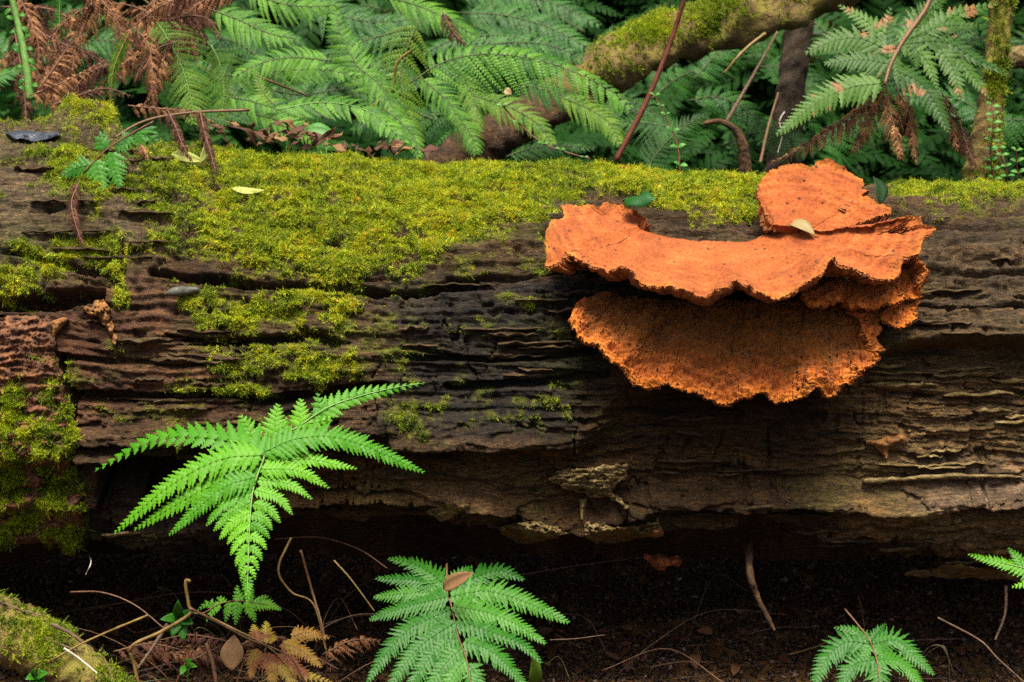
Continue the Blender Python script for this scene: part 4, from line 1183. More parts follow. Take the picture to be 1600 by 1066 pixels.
# ------------------------------------------------------------------ trunks and branches behind the log
M['trunk_moss'] = noise_mat('mossy_bark', [(0.3, (0.05, 0.03, 0.012)), (0.46, (0.11, 0.075, 0.022)), (0.58, (0.13, 0.115, 0.018)), (0.75, (0.17, 0.17, 0.022))], (28, 28, 28), 0.9, 0.9, 0.006, 8, bscale=(160, 160, 160))
def lean_mat():
    m = noise_mat('leaning_trunk_bark', [(0.3, (0.045, 0.028, 0.010)), (0.46, (0.10, 0.068, 0.02)), (0.58, (0.12, 0.10, 0.016)), (0.75, (0.16, 0.16, 0.02))], (34, 34, 34), 0.9, 1.0, 0.007, 8, bscale=(130, 130, 130))
    t = m.node_tree; b = t.nodes['Principled BSDF']
    c = b.inputs['Base Color'].links[0].from_socket
    g = t.nodes.new('ShaderNodeNewGeometry'); sx = t.nodes.new('ShaderNodeSeparateXYZ'); t.links.new(g.outputs['Position'], sx.inputs[0])
    n = N(t, 'ShaderNodeTexNoise', Scale=30.0, Detail=5); t.links.new(g.outputs['Position'], n.inputs['Vector'])
    ad = N(t, 'ShaderNodeMath', operation='MULTIPLY_ADD'); t.links.new(n.outputs['Fac'], ad.inputs[0]); ad.inputs[1].default_value = .12; t.links.new(sx.outputs[0], ad.inputs[2])
    r = ramp(t, [(.09, (0, 0, 0)), (.16, (1, 1, 1))]); t.links.new(ad.outputs[0], r.inputs[0])
    n2 = N(t, 'ShaderNodeTexNoise', Scale=90.0, Detail=7, Roughness=.7); t.links.new(g.outputs['Position'], n2.inputs['Vector'])
    r2 = ramp(t, [(.35, (0.012, 0.006, 0.003)), (.52, (0.04, 0.02, 0.008)), (.7, (0.09, 0.05, 0.018))]); t.links.new(n2.outputs['Fac'], r2.inputs[0])
    t.links.new(mixc(t, r.outputs[0], r2.outputs[0], c), b.inputs['Base Color'])      # bare brown bark low down, its shade put into the colour; moss-stained above
    return m
M['trunk_lean'] = lean_mat()
M['trunk_brown'] = noise_mat('brown_bark', [(0.3, (0.012, 0.006, 0.003)), (0.5, (0.045, 0.022, 0.008)), (0.75, (0.11, 0.062, 0.02))], (60, 60, 60), 0.9, 1.0, 0.006, 8)
M['trunk_dark'] = noise_mat('dark_bark', [(0.3, (0.012, 0.008, 0.005)), (0.6, (0.035, 0.024, 0.013)), (0.8, (0.06, 0.045, 0.025))], (60, 60, 30), 0.9, 1.0, 0.006, 8)

def trunk(name, label, cat, pts, rad, mat, sides=28, rough=0.22, seed=0, lump=0.0):
    q = smooth(pts, 90)
    r = np.interp(np.linspace(0, 1, 90), np.linspace(0, 1, len(rad)), rad)
    V, F = tube(q, r, sides, rough, seed)
    o = mesh_obj(name, V, F, mat, origin=q[0])
    return tag(o, label, cat), V, q, r

def moss_on(name, V, F_mat, up, count, label, seedv):
    """moss tufts over the upward side of a tube"""
    rg = np.random.default_rng(seedv)
    v = V[:-2].reshape(-1, 28, 3)
    c = v.mean(1, keepdims=True)
    nr = nrm(v - c)
    f = np.clip(nr[..., 2] * 0.9 - nr[..., 1] * 0.25 + up + 0.9 * fbm(v[..., 0] * 16, v[..., 2] * 16 + v[..., 1] * 9, 3, seedv), 0, 1).ravel() ** 2.5 * (sst(.06, .13, v[..., 0].ravel()) if name == 'moss_on_trunk' else 1)
    i = rg.choice(len(f), count, p=f / f.sum())
    a = i // 28; b = i % 28
    a2 = np.minimum(a + 1, v.shape[0] - 1); b2 = (b + 1) % 28
    s = rg.random((count, 1)); t = rg.random((count, 1))
    p = (v[a, b] * (1 - s) + v[a2, b] * s) * (1 - t) + (v[a, b2] * (1 - s) + v[a2, b2] * s) * t
    d = nr[a, b] + rg.normal(0, .35, (count, 3)) + np.array([0, 0, .2])
    tint = np.clip(0.52 + 0.3 * fbm(p[:, 0] * 20, p[:, 2] * 20, 3, seedv + 1) + rg.normal(0, .1, count) - 0.1, 0.05, 0.9)
    return scatter(name, p, euler_to(d, rg.uniform(0, 6.28, count)), rg.uniform(0.45, 1.15, count), tint, SPRIGS, label)

k = 0.0009
o, V, q, r = trunk('leaning_trunk', 'thick mossy tree trunk leaning across behind the ferns towards the upper right', 'tree trunk',
                   [P(640, 310, .47), P(720, 248, .49), P(800, 198, .52), P(880, 152, .56), P(960, 104, .6), P(1030, 66, .64), P(1120, 40, .68), P(1230, 5, .74), P(1330, -40, .8), P(1500, -150, .9), P(1700, -330, 1.0)],
                   [.022, .023, .024, .026, .030, .031, .031, .033, .034, .035, .036], M['trunk_lean'], rough=.42, seed=1)
moss_on('moss_on_trunk', V, None, -0.12, 5200, 'olive moss coating the upper side of the leaning trunk', 71)
trunk('dark_trunk', 'dark upright trunk in the shade below the leaning trunk', 'tree trunk',
      [P(1215, 330, .85), P(1228, 220, .85), P(1238, 120, .86), P(1250, 20, .88), P(1262, -150, .9), P(1280, -700, .95)], [.030, .021, .018, .018, .018, .018], M['trunk_dark'], seed=3)
o, V, q, r = trunk('mossy_post_trunk', 'slim upright trunk with moss at its foot on the right behind the log', 'tree trunk',
                   [P(1530, 300, .50), P(1540, 220, .50), P(1552, 130, .51), P(1562, 40, .52), P(1570, -100, .53), P(1585, -600, .55)], [.022, .016, .0125, .0125, .0125, .012], M['trunk_moss'], seed=4)
moss_on('moss_on_slim_trunk', V, None, 0.0, 700, 'green moss on the foot of the slim upright trunk', 72)
trunk('pale_branch', 'pale barkless branch end poking in at the far right edge', 'branch', [P(1570, 92, .62), P(1620, 85, .62), P(1700, 60, .64)], [.012, .014, .016], M['splinter'], seed=5)
trunk('knotted_root', 'pale crooked root curling over the dark gap under the leaning trunk', 'root',
      [P(1098, 193, .5), P(1125, 190, .5), P(1150, 205, .5), P(1162, 235, .5), P(1165, 290, .5)], [.002, .003, .004, .006, .008], M['trunk_brown'], seed=6)
o, V, q, r = trunk('mossy_branch', 'mossy branch on the ground at the bottom left corner', 'branch',
                   [P(-150, 940, -.08), P(-60, 965, -.08), P(40, 1000, -.085), P(110, 1040, -.09), P(200, 1110, -.10)], [.030, .027, .024, .020, .016], M['trunk_moss'], seed=7)
moss_on('moss_on_branch', V, None, -0.12, 800, 'thin moss on the branch in the bottom left corner', 73)

M['stem_dull'] = noise_mat('dull_stem', [(0.3, (0.02, 0.03, 0.008)), (0.7, (0.06, 0.07, 0.02))], (150, 150, 150), 0.6)
# ------------------------------------------------------------------ fronds behind the log
UPN = [0, -0.45, 0.9]
frond('large arching green fern frond over the log with hanging leaflets, reaching right to the trunk',
      [(640, 130), (690, 98), (740, 86), (790, 86), (850, 96), (910, 118), (955, 142), (990, 170)], .36, [0.05, -0.72, 0.68], 92, 19, M['fern_back'], M['stem_dull'], ang=66, wl=1.0, wr=0.45, K=4, droop=0.45, ppairs=17, shape=0.62, full=1.0, bare=.1, wfill=1.0)
frond('bright frond dipping to the mossy log top left of the arching frond', [(430, 172), (500, 160), (560, 168), (600, 190), (634, 224)], .33, [0, -.5, .85], 41, 14, M['fern_back'], M['stem_green'], K=4, droop=.3, shape=.5)
frond('fern frond with spread leaflets at the top left, above the brown dead fronds', [(330, 15), (370, 30), (420, 52), (470, 62)], .42, [0, -.7, .7], 49, 11, M['fern_back'], M['stem_dull'], K=4)
frond('light green frond slanting down to the right at upper left centre', [(350, 118), (420, 112), (500, 108), (560, 120)], .45, [0.1, -.7, .7], 56, 14, M['fern_back'], M['stem_dull'], K=4)
frond('pale green frond hanging between the two bright ones at upper centre left', [(400, 135), (470, 148), (540, 140), (600, 155), (645, 180)], .5, [0, -.65, .75], 51, 14, M['fern_teal'], M['stem_dull'], K=4)
frond('olive fern frond with fine close leaflets beside the brown dead fronds', [(238, 25), (262, 60), (282, 100), (298, 150), (304, 195)], .40, [0.2, -.8, .5], 81, 20, M['fern_olive'], M['stem_green'], ang=70, K=3, ppairs=20, droop=.15)
frond('second olive frond hanging below the first one', [(330, 70), (345, 105), (350, 150), (345, 185)], .44, [-.1, -.8, .5], 61, 16, M['fern_olive'], M['stem_green'], ang=70, ppairs=16)
frond('dark teal frond spreading at the top edge left of centre', [(460, -10), (520, 20), (580, 34), (650, 30)], .6, [0, -.7, .7], 61, 14, M['fern_teal'], M['stem_dull'])
frond('green frond at the top centre leaning left', [(640, 45), (580, 60), (530, 80), (480, 95)], .52, [0, -.7, .7], 56, 14, M['fern_teal'], M['stem_dull'])
frond('deep green backlit frond hanging in the middle, half hidden by the arching frond', [(655, 30), (635, 80), (625, 130), (640, 190), (655, 235)], .47, [0.3, -.8, .4], 76, 16, M['fern_olive'], M['stem_dull'], ang=68)
frond('short drooping frond under the start of the arching frond', [(655, 120), (680, 140), (705, 165), (715, 195)], .42, [0, -.7, .6], 41, 12, M['fern_back'], M['stem_dull'])
frond('bluish fern frond behind the arching frond at the top centre', [(720, 20), (790, 24), (860, 44), (930, 80)], .72, [0, -.65, .75], 68, 17, M['fern_teal'], M['stem_dull'], ppairs=18)
frond('second bluish frond higher behind the arching frond', [(700, -20), (780, -14), (860, 4), (940, 40)], .9, [0, -.65, .75], 63, 16, M['fern_teal'], M['stem_dull'])
frond('bluish frond pointing left at the top centre', [(830, 60), (770, 55), (710, 62), (660, 85)], .66, [0, -.6, .8], 49, 14, M['fern_teal'], M['stem_dull'])
frond('dull green frond with pointed leaflets hanging right of the leaning trunk', [(1075, 205), (1030, 195), (985, 190), (935, 188)], .55, [0, -.6, .8], 59, 14, M['fern_dark'], M['stem_dull'], K=4, droop=.5)
frond('dark green frond standing by the red stem behind the log', [(1010, 265), (1030, 235), (1060, 205), (1100, 180)], .46, [0, -.85, .5], 54, 14, M['fern_dark'], M['stem_dull'], K=4)
frond('small dim frond in the hollow below the leaning trunk', [(790, 245), (830, 232), (880, 228), (930, 232)], .5, [0, -.6, .8], 29, 13, M['fern_dark'], M['stem_dull'])
frond('green frond hanging at the left edge above the moss mound', [(-40, 130), (0, 118), (40, 104)], .36, [0, -.6, .8], 32, 10, M['fern_mid'], M['stem_green'])
frond('folded yellow green young frond among the dead brown fronds', [(205, 45), (188, 80), (176, 115), (172, 165)], .36, [.8, -.6, .2], 20, 14, M['fern_olive'], M['stem_straw'], ang=40, K=3)
frond('narrow green leaflet row standing at the upper left', [(96, 70), (94, 45), (93, 15), (95, -20)], .42, [-.6, -.8, .2], 24, 12, M['fern_mid'], M['stem_green'], wl=.3)

for lb, pts, Y, h, pr, mt in [
    ('broad yellow green frond hanging over the litter heap on the log top', [(350, 150), (400, 160), (450, 178), (500, 205)], .35, 40, 12, 'fern_back'),
    ('yellow green frond drooping over the log edge left of the arching frond', [(560, 105), (590, 130), (612, 165), (622, 205)], .36, 44, 13, 'fern_back'),
    ('light green frond fanning left above the litter heap', [(520, 95), (460, 90), (410, 98), (365, 120)], .38, 44, 13, 'fern_back'),
    ('light green frond pointing up left of the backlit frond', [(590, 150), (560, 105), (535, 60), (520, 10)], .48, 50, 14, 'fern_back'),
    ('small yellowish sprig standing over the torn stem', [(430, 165), (415, 150), (405, 130), (402, 112)], .33, 17, 9, 'fern_olive'),
    ('green frond reaching down between the arching frond and the branch', [(720, 110), (735, 140), (745, 170), (742, 205)], .45, 36, 12, 'fern_olive'),
    ('bluish frond crossing the gap left of the leaning trunk', [(760, 70), (810, 66), (870, 74), (925, 100)], .58, 46, 14, 'fern_teal'),
    ('bright frond at the top edge above the olive fronds', [(380, -20), (420, 0), (470, 10), (530, 8)], .46, 44, 13, 'fern_back'),
    ('mid green frond at the top edge above the arching frond', [(600, -5), (650, 8), (700, 30), (745, 58)], .55, 46, 14, 'fern_back'),
    ('fern frond hanging over the foot of the leaning trunk', [(690, 165), (715, 185), (735, 210), (745, 240)], .42, 38, 12, 'fern_back'),
    ('bright frond tip resting on the moss left of the yellow green frond', [(400, 178), (440, 190), (480, 205), (515, 232)], .31, 30, 11, 'fern_back'),
    ('narrow frond dipping over the mossy edge below the arching frond', [(600, 170), (625, 190), (645, 212), (655, 245)], .31, 28, 11, 'fern_back'),
    ('dull frond laid across the bare foot of the leaning trunk', [(740, 150), (790, 165), (835, 190), (865, 225)], .43, 40, 13, 'fern_olive'),
    ('dark frond crossing the leaning trunk below the arching frond', [(800, 130), (850, 140), (895, 158), (930, 190)], .47, 36, 12, 'fern_dark'),
    ('dim green frond over the branch end beside the red stem', [(870, 150), (910, 165), (950, 190), (970, 225)], .44, 40, 12, 'fern_olive')]:
    frond(lb, pts, Y, [RNG.normal(0, .12), -.72, .66], h, pr, M[mt], M['stem_dull'], K=4, droop=.35, shape=.6, ppairs=16)
# the worn fern on the right
p3 = P(1390, 110, .34)
traced_fern('worn green fern with brown tipped leaflets on the right above the fungus', p3, nrm([0.05, -0.75, 0.66]),
            [([(1455, -10), (1442, 18), (1412, 62), (1392, 100), (1382, 132)], 4.2, 2.6)],
            [([(1384, 52), (1350, 28), (1310, 4)], 18, 11), ([(1388, 85), (1386, 45), (1392, 8)], 17, 10), ([(1386, 78), (1345, 58), (1300, 62), (1258, 80)], 26, 14, dict(wup=1.1)),
             ([(1390, 100), (1345, 92), (1288, 98)], 26, 14), ([(1376, 130), (1330, 135), (1280, 155), (1213, 203)], 27, 22), ([(1428, 45), (1450, 15), (1480, -15)], 22, 12),
             ([(1420, 60), (1470, 38), (1535, 33)], 20, 16), ([(1415, 68), (1475, 62), (1520, 85), (1578, 110)], 24, 18), ([(1412, 70), (1445, 88), (1466, 138)], 17, 12), ([(1470, 75), (1490, 105), (1502, 154)], 18, 12),
             ([(1402, 85), (1400, 95), (1408, 125)], 13, 8), ([(1400, 110), (1440, 130), (1465, 165), (1484, 205)], 24, 16), ([(1430, 70), (1435, 85), (1432, 108)], 12, 8), ([(1500, 90), (1525, 120), (1548, 150)], 15, 11),
             ([(1405, 75), (1425, 40), (1430, 10)], 15, 9), ([(1440, 55), (1500, 15), (1560, -5)], 22, 14)],
            M['fern_worn'], M['stem_brown'], K=8, droop=0.3, teeth=1)
def dead(label, pts, Y, half, pairs, mat='fern_dead', ang=55, droop=.9, n=(0, -.8, .6), curl=.5, curlr=.35, **kw):
    return frond(label, pts, Y, n, half, pairs, M[mat], M['stem_brown'], ang=ang, droop=droop, curl=curl, curlr=curlr, twist=.25, cat='dead frond', name='dead_fern_frond', ppairs=10, pmul=1.15, **kw)
dead('brown dead fern frond sagging left from the worn fern to the back of the fungus', [(1380, 133), (1345, 170), (1296, 205), (1245, 235), (1202, 256)], .33, 26, 15)
dead('brown shrivelled frond hanging straight down under the worn fern', [(1384, 133), (1390, 165), (1398, 200), (1410, 250)], .33, 30, 12)
dead('second shrivelled frond hanging left of the straight one', [(1382, 135), (1368, 170), (1352, 205), (1330, 240)], .35, 26, 11)
dead('thin curled brown frond hanging right of the straight one', [(1400, 138), (1418, 170), (1425, 205), (1432, 255)], .34, 22, 11)
dead('reddish dead frond hanging below the right leaflets of the worn fern', [(1470, 140), (1482, 170), (1490, 205), (1496, 236)], .36, 24, 10)
dead('dark dead frond dropping to the moss at right behind the log', [(1500, 190), (1510, 225), (1525, 265)], .36, 18, 8, 'fern_dead_dark')
DL = [  # the heap of dead fronds upper left
    ('dead frond arching left at the very top left', [(235, 20), (190, 6), (140, 10), (95, 40), (70, 90)], .42, 30, 14),
    ('copper dead frond curling down in the middle of the brown heap', [(215, 48), (232, 70), (238, 105), (236, 145)], .34, 26, 11),
    ('rusty frond with open leaflets arching over the left of the heap', [(60, 140), (85, 105), (110, 70), (135, 52)], .35, 26, 12),
    ('dead frond lying low along the foot of the heap', [(45, 150), (95, 130), (140, 108), (165, 92)], .34, 20, 12),
    ('purplish dead frond over the moss mound', [(80, 165), (120, 150), (165, 138), (205, 150)], .33, 18, 11),
    ('dead frond hanging at the top left corner', [(20, -20), (45, 25), (60, 70), (58, 115)], .46, 30, 13),
    ('dead frond falling between the green stalks', [(150, -15), (135, 30), (118, 75), (112, 120)], .48, 30, 13),
    ('dead frond with pale tips beside the olive frond', [(255, 35), (290, 25), (325, 30), (345, 60)], .40, 20, 10),
    ('dead frond in the shade at the top of the heap', [(330, -10), (280, 5), (230, 15), (190, 45)], .5, 30, 13),
    ('crumpled dead frond left of the olive frond', [(265, 60), (255, 95), (246, 130), (225, 165)], .37, 24, 11),
    ('dark dead frond deep inside the brown heap', [(40, 30), (80, 60), (150, 90), (200, 130)], .52, 36, 14),
    ('dark dead frond behind the copper one', [(300, 40), (250, 70), (200, 95), (150, 140)], .55, 36, 14),
    ('dead frond lying on the log edge below the heap', [(200, 165), (250, 170), (300, 175), (340, 195)], .30, 18, 12),
    ('brown frond tangled among the green ones at upper left centre', [(690, 15), (700, 35), (712, 55), (728, 70)], .5, 20, 9),
]
for i, (lb, pts, Y, h, pr) in enumerate(DL):
    dead(lb, pts, Y, h, pr, 'fern_dead' if i % 3 != 1 or i == 1 else 'fern_dead_dark')

rd = np.random.default_rng(77)
for i in range(26):
    x = rd.uniform(20, 330); y = rd.uniform(0, 165) if x < 250 else rd.uniform(0, 70)
    a = rd.uniform(0.2, 1.5) if rd.random() < .6 else rd.uniform(1.6, 2.9); L = rd.uniform(80, 140)
    pts = [(x - math.cos(a) * L * .5, y - math.sin(a) * L * .5), (x, y - 14), (x + math.cos(a) * L * .4, y + math.sin(a) * L * .3), (x + math.cos(a) * L * .55, y + math.sin(a) * L * .6 + 10)]
    dead('shrivelled brown frond in the tangle of dead ferns at the upper left', pts, rd.uniform(.37, .6), rd.uniform(22, 34), 11, 'fern_dead' if rd.random() < .5 else 'fern_dead_dark', group='tangled dead fern fronds')
# dim ferns filling the shade further back
rf = np.random.default_rng(21)
nfill = 0
for gx_ in range(17):
    for row, (Yr, yy) in enumerate(((.78, 190), (1.0, 110), (1.3, 45), (1.7, 0))):
        x = -60 + gx_ * 108 + rf.uniform(-40, 40) + row * 30; y = yy + rf.uniform(-35, 35)
        if row == 0 and (x < 350):
            continue
        L = rf.uniform(120, 190) / (1 + row * 0.12); a = rf.uniform(-0.9, 0.9) + (math.pi if rf.random() < .5 else 0)
        dx, dy = math.cos(a) * L / 2, math.sin(a) * L / 2 * .6
        pts = [(x - dx, y - dy + 10), (x - dx * .3, y - dy * .3 - 12), (x + dx * .4, y + dy * .4 - 8), (x + dx, y + dy + 16)]
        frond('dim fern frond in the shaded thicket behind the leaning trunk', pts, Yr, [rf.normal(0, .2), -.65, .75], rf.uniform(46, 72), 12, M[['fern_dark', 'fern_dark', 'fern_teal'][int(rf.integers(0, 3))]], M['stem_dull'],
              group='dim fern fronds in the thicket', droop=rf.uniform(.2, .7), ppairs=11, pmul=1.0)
        nfill += 1

def tuft(kind, rng):
    parts = []
    for q in range(6):
        az = rng.uniform(0, 6.28); L = rng.uniform(.06, .11)
        d = np.array([math.cos(az), math.sin(az), 0]); b = np.zeros(3)
        pts = [b, b + d * L * .5 + np.array([0, 0, L * .55]), b + d * L * 1.1 + np.array([0, 0, L * .35])]
        parts.append(pinna_geo(pts, [0, 0, 1], L * .30, 15, K=3, teeth=0, rng=rng, fill=.9))
    return join(parts)
M['tuft'] = moss_mat('undergrowth_leaf', [(0, (0.004, 0.018, 0.003)), (.5, (0.009, 0.036, 0.006)), (1, (0.02, 0.068, 0.012))])
M['tuft'].node_tree.nodes['Principled BSDF'].inputs['Specular IOR Level'].default_value = 0.05
TF = protos_of(tuft, 'undergrowth_tuft', M['tuft'], 4)
NT = 2600
ty = .48 + 3.2 * RNG.random(NT) ** 1.6; tx = RNG.uniform(-1, 1, NT) * (.75 + .45 * ty)
hd = RNG.normal(0, .3, (NT, 3)) + np.array([0, -.25, 1.0])
scatter('undergrowth', np.stack([tx, ty, ground_z(tx, ty) - .005], -1), euler_to(hd, RNG.uniform(0, 6.28, NT)), RNG.uniform(.7, 1.5, NT) * (.85 + .35 * ty), RNG.beta(2, 2.5, NT), TF, 'dim low fern undergrowth on the bank behind the log')

# ------------------------------------------------------------------ stems, vines, twigs
def stick(name, label, cat, pts, r0, r1, mat, sides=7, rough=.25, seed=0, n=40):
    q = smooth(pts, n)
    V, F = tube(q, np.linspace(r0, r1, n), sides, rough, seed)
    return tag(mesh_obj(name, V, F, mat, origin=q[0]), label, cat)

def leaf_geo(base, tip, n, wid, fold=.25, bend=.15, K=9, shape=0.8, wave=0.0):
    base = np.asarray(base); tip = np.asarray(tip); d = tip - base; L = np.linalg.norm(d); d = d / L
    n = nrm(np.asarray(n) - d * np.dot(n, d)); s = np.cross(n, d)
    a = np.linspace(0, 1, K); h = np.sin(math.pi * a ** shape) ** 0.8 * wid / 2
    h[0] = h[-1] = wid * 0.02
    mid = base + d * (a * L)[:, None] + n * (bend * L * np.sin(math.pi * a))[:, None]
    rows = []
    for f in (-1, -.5, 0, .5, 1):
        rows.append(mid + s * (h * f)[:, None] + n * (fold * abs(f) ** 1.5 * h + wave * wid * np.sin(a * 9 + f * 2) * abs(f))[:, None])
    V = np.stack(rows, 1).reshape(-1, 3)
    F4 = grid_faces(K, 5)
    F = np.vstack([F4[:, [0, 1, 2]], F4[:, [0, 2, 3]]])
    th = n * -0.0004
    V2 = np.vstack([V, V + th])
    edge = [j * 5 for j in range(K)] + [(K - 1) * 5 + i for i in range(1, 5)] + [j * 5 + 4 for j in range(K - 2, -1, -1)] + [3, 2, 1]
    e = np.array(edge); e2 = np.roll(e, -1); m = len(V)
    rimF = np.vstack([np.stack([e, e2, e2 + m], -1), np.stack([e, e2 + m, e + m], -1)])
    return V2, np.vstack([F, F[:, ::-1] + m, rimF])

def leaf(name, label, cat, base, tip, n, wid, mat, parent=None, **kw):
    V, F = leaf_geo(base, tip, n, wid, **kw)
    if parent is not None:
        return mesh_obj(name, V, F, mat, parent)
    return tag(mesh_obj(name, V, F, mat, origin=np.asarray(base)), label, cat)

M['leaf_pale'] = leaf_mat('pale_fallen_leaf', (0.14, 0.17, 0.035), (0.22, 0.24, 0.06), rough=.5, trans=.1)
M['leaf_cream'] = leaf_mat('cream_fallen_leaf', (0.10, 0.075, 0.026), (0.17, 0.135, 0.06), rough=.45, trans=.05, spot=((0.2, 0.12, 0.05), .6))
M['leaf_gloss'] = leaf_mat('glossy_green_leaf', (0.008, 0.05, 0.008), (0.014, 0.075, 0.012), rough=.33, trans=.05, spec=.35)
M['leaf_shade'] = leaf_mat('dull_dark_green_leaf', (0.005, 0.016, 0.005), (0.010, 0.03, 0.008), rough=.5, trans=.1)
M['leaf_round'] = leaf_mat('small_round_leaf', (0.03, 0.12, 0.02), (0.07, 0.19, 0.035), rough=.4)
M['leaf_tan'] = leaf_mat('tan_dead_leaf', (0.10, 0.055, 0.022), (0.16, 0.095, 0.045), rough=.7, trans=.05)
M['leaf_brown'] = leaf_mat('brown_dead_leaf', (0.025, 0.012, 0.006), (0.075, 0.036, 0.018), rough=.6, trans=.05)

stick('red_stem', 'thin straight reddish stem slanting across the leaning trunk', 'stem', [P(1072, -10, .42), P(1050, 60, .42), (P(1012, 155, .41)), P(962, 252, .40)], .0022, .0030, M['stem_red'])
g = empty('spiny_green_stalk', P(48, 152, .34), 'thick green fern stalk with tiny spurs standing at the upper left', 'stalk')
sp = smooth([P(48, 156, .34), P(40, 95, .35), P(30, 45, .36), P(16, -15, .37)], 40)
V, F = tube(sp, np.linspace(.0042, .003, 40), 8, .15, 4); mesh_obj('stem', V, F, M['stem_green'], g)
for i in range(16):
    c = sp[3 + int(i * 2.2)]; sd_ = 1 if i % 2 else -1
    leaf('spur', None, None, c + np.array([sd_ * .003, 0, 0]), c + np.array([sd_ * .010, -.002, .004 - .006 * (i % 3)]), [0, -.7, .7], .005, M['fern_mid'], g, K=5)
stick('bare_stem', 'dark bare stem leaning right in the shade under the trunk', 'stem', [P(1135, 190, .6), P(1170, 130, .62), P(1215, 50, .64)], .0024, .0016, M['twig_brown'], seed=2)
stick('bare_stem', 'thin brown stem standing beside the dark upright trunk', 'stem', [P(1188, 255, .5), P(1200, 200, .52), P(1216, 145, .54)], .0018, .0011, M['stem_brown'], seed=3)
stick('green_twig', 'pale green bent twig below the leaning trunk', 'twig', [P(1132, 115, .55), P(1150, 92, .55), P(1170, 72, .56), P(1196, 52, .57)], .0013, .0018, M['stem_straw'], seed=4)
stick('curled_tendril', 'thin pale curled tendril hanging left of the dead sagging frond', 'tendril', [P(1226, 175, .3), P(1218, 190, .3), P(1222, 212, .3), P(1215, 240, .3)], .0009, .0006, M['twig_pale'])
stick('brown_stem', 'long brown stem crossing behind the olive frond', 'stem', [P(375, 108, .4), P(425, 128, .4), P(480, 150, .41)], .0014, .001, M['stem_brown'])
stick('brown_stem', 'brown stem of the hanging torn frond on the left of the log', 'stem', [P(390, 172, .24), P(300, 176, .22), P(230, 188, .2), P(180, 215, .18), P(140, 250, .15), P(118, 285, .13)], .0013, .0008, M['stem_brown'])
stick('dry_stalk', 'dry curled stem between the fronds above the log', 'stalk', [P(580, 168, .4), P(612, 140, .4), P(620, 100, .4), P(640, 80, .4)], .0022, .001, M['stem_straw'])

def vine(label, pts, pos, seed, r=.0009):
    rg = np.random.default_rng(seed)
    g = empty('creeper', pts[0], label, 'creeper')
    sp = smooth(pts, 50)
    V, F = tube(sp, np.linspace(r, r * .6, 50), 5); mesh_obj('stem', V, F, M['stem_red'], g)
    for t, sz in pos:
        c = sp[int(t * 49)]
        for s in (-1, 1):
            d = np.array([s * rg.uniform(.7, 1), rg.uniform(-.5, 0), rg.uniform(.0, .6)]); d = nrm(d)
            leaf('leaf', None, None, c, c + d * sz * rg.uniform(.8, 1.1), [rg.normal(0, .2), -.6, .8], sz * .52, M['leaf_round'], g, K=6, shape=.9)
    return g
vine('little creeper with round paired leaves trailing down to the mossy log top', [P(785, 165, .3), P(808, 190, .3), P(845, 222, .29), P(885, 238, .28), P(922, 248, .27)], [(.02, .006), (.28, .006), (.55, .006), (.7, .006), (.95, .004)], 1)
vine('upright creeper with tiny paired leaves behind the log, left of the fungus', [P(1063, 270, .24), P(1058, 225, .25), P(1042, 185, .26), P(1022, 148, .27)], [(.1, .009), (.3, .009), (.5, .008), (.72, .005), (.85, .005), (.98, .006)], 2)
vine('leafy creeper climbing the foot of the slim upright trunk', [P(1552, 280, .45), P(1548, 240, .45), P(1552, 200, .45), P(1550, 165, .46)], [(t, .009) for t in np.linspace(.02, .98, 9)], 3)
vine('small leafy sprig at the right edge on the log top', [P(1600, 290, .3), P(1590, 265, .3), P(1588, 235, .3)], [(.1, .008), (.4, .009), (.7, .009), (.98, .007)], 4)
vine('creeper sprig in the mossy tangle left of the right edge', [P(1575, 292, .32), P(1572, 262, .32), P(1560, 230, .33)], [(t, .007) for t in (.05, .3, .55, .8, .98)], 6)

# leaves lying about
leaf('glossy_leaf', 'dark glossy green leaf bent over behind the left end of the fungus', 'leaf', ONF(972, 332, .012), ONF(1012, 344, .016) + np.array([.006, 0, .002]), [.05, -.6, .8], .019, M['leaf_gloss'], fold=-.3, bend=.10, shape=.75, K=14, wave=.12)
leaf('green_leaf', 'dark green leaf standing up behind the raised fan of the fungus', 'leaf', P(1375, 318, .10), P(1364, 276, .125), [.4, -.85, .3], .014, M['leaf_shade'], K=10)
leaf('dry_leaf', 'small cream leaf lying on top of the orange fungus', 'leaf', ONF(1228, 358, .006), ONF(1271, 371, .004), [.1, -.55, .85], .0125, M['leaf_cream'], bend=.12, K=12)
leaf('pale_leaf', 'small pale green leaf lying flat on the moss', 'leaf', ONL(362, 294, .010), ONL(413, 297, .012), [0, -.5, .8], .0075, M['leaf_pale'], bend=-.12, fold=.4, K=12)
g = empty('curled_leaf', ONL(290, 240, .014), 'pale yellow curled leaf caught under the hanging dead fronds', 'leaf')
leaf('blade', None, None, ONL(268, 240, .014), ONL(318, 252, .020), [0, -.7, .6], .010, M['leaf_pale'], g, bend=-.1, fold=.8, K=10)
leaf('blade', None, None, ONL(312, 255, .020), ONL(316, 225, .022), [.5, -.8, .2], .008, M['leaf_pale'], g, K=8)
leaf('tan_leaf', 'oval tan dead leaf standing in the litter at lower left', 'leaf', P(366, 992, -.05), P(362, 1048, -.065), [0, -.9, .35], .0185, M['leaf_tan'], bend=.05, fold=.3, shape=1.1, K=12)
leaf('dry_leaf', 'tan dry leaf caught in the crown of the mid green fern', 'leaf', P(692, 921, -.045), P(740, 895, -.05), [0, -.7, .7], .012, M['leaf_tan'], fold=.6, bend=.05, K=10)
leaf('dry_leaf', 'small tan leaf hanging under the arching frond', 'leaf', P(787, 142, .33), P(800, 147, .33), [0, -.8, .5], .008, M['leaf_cream'])
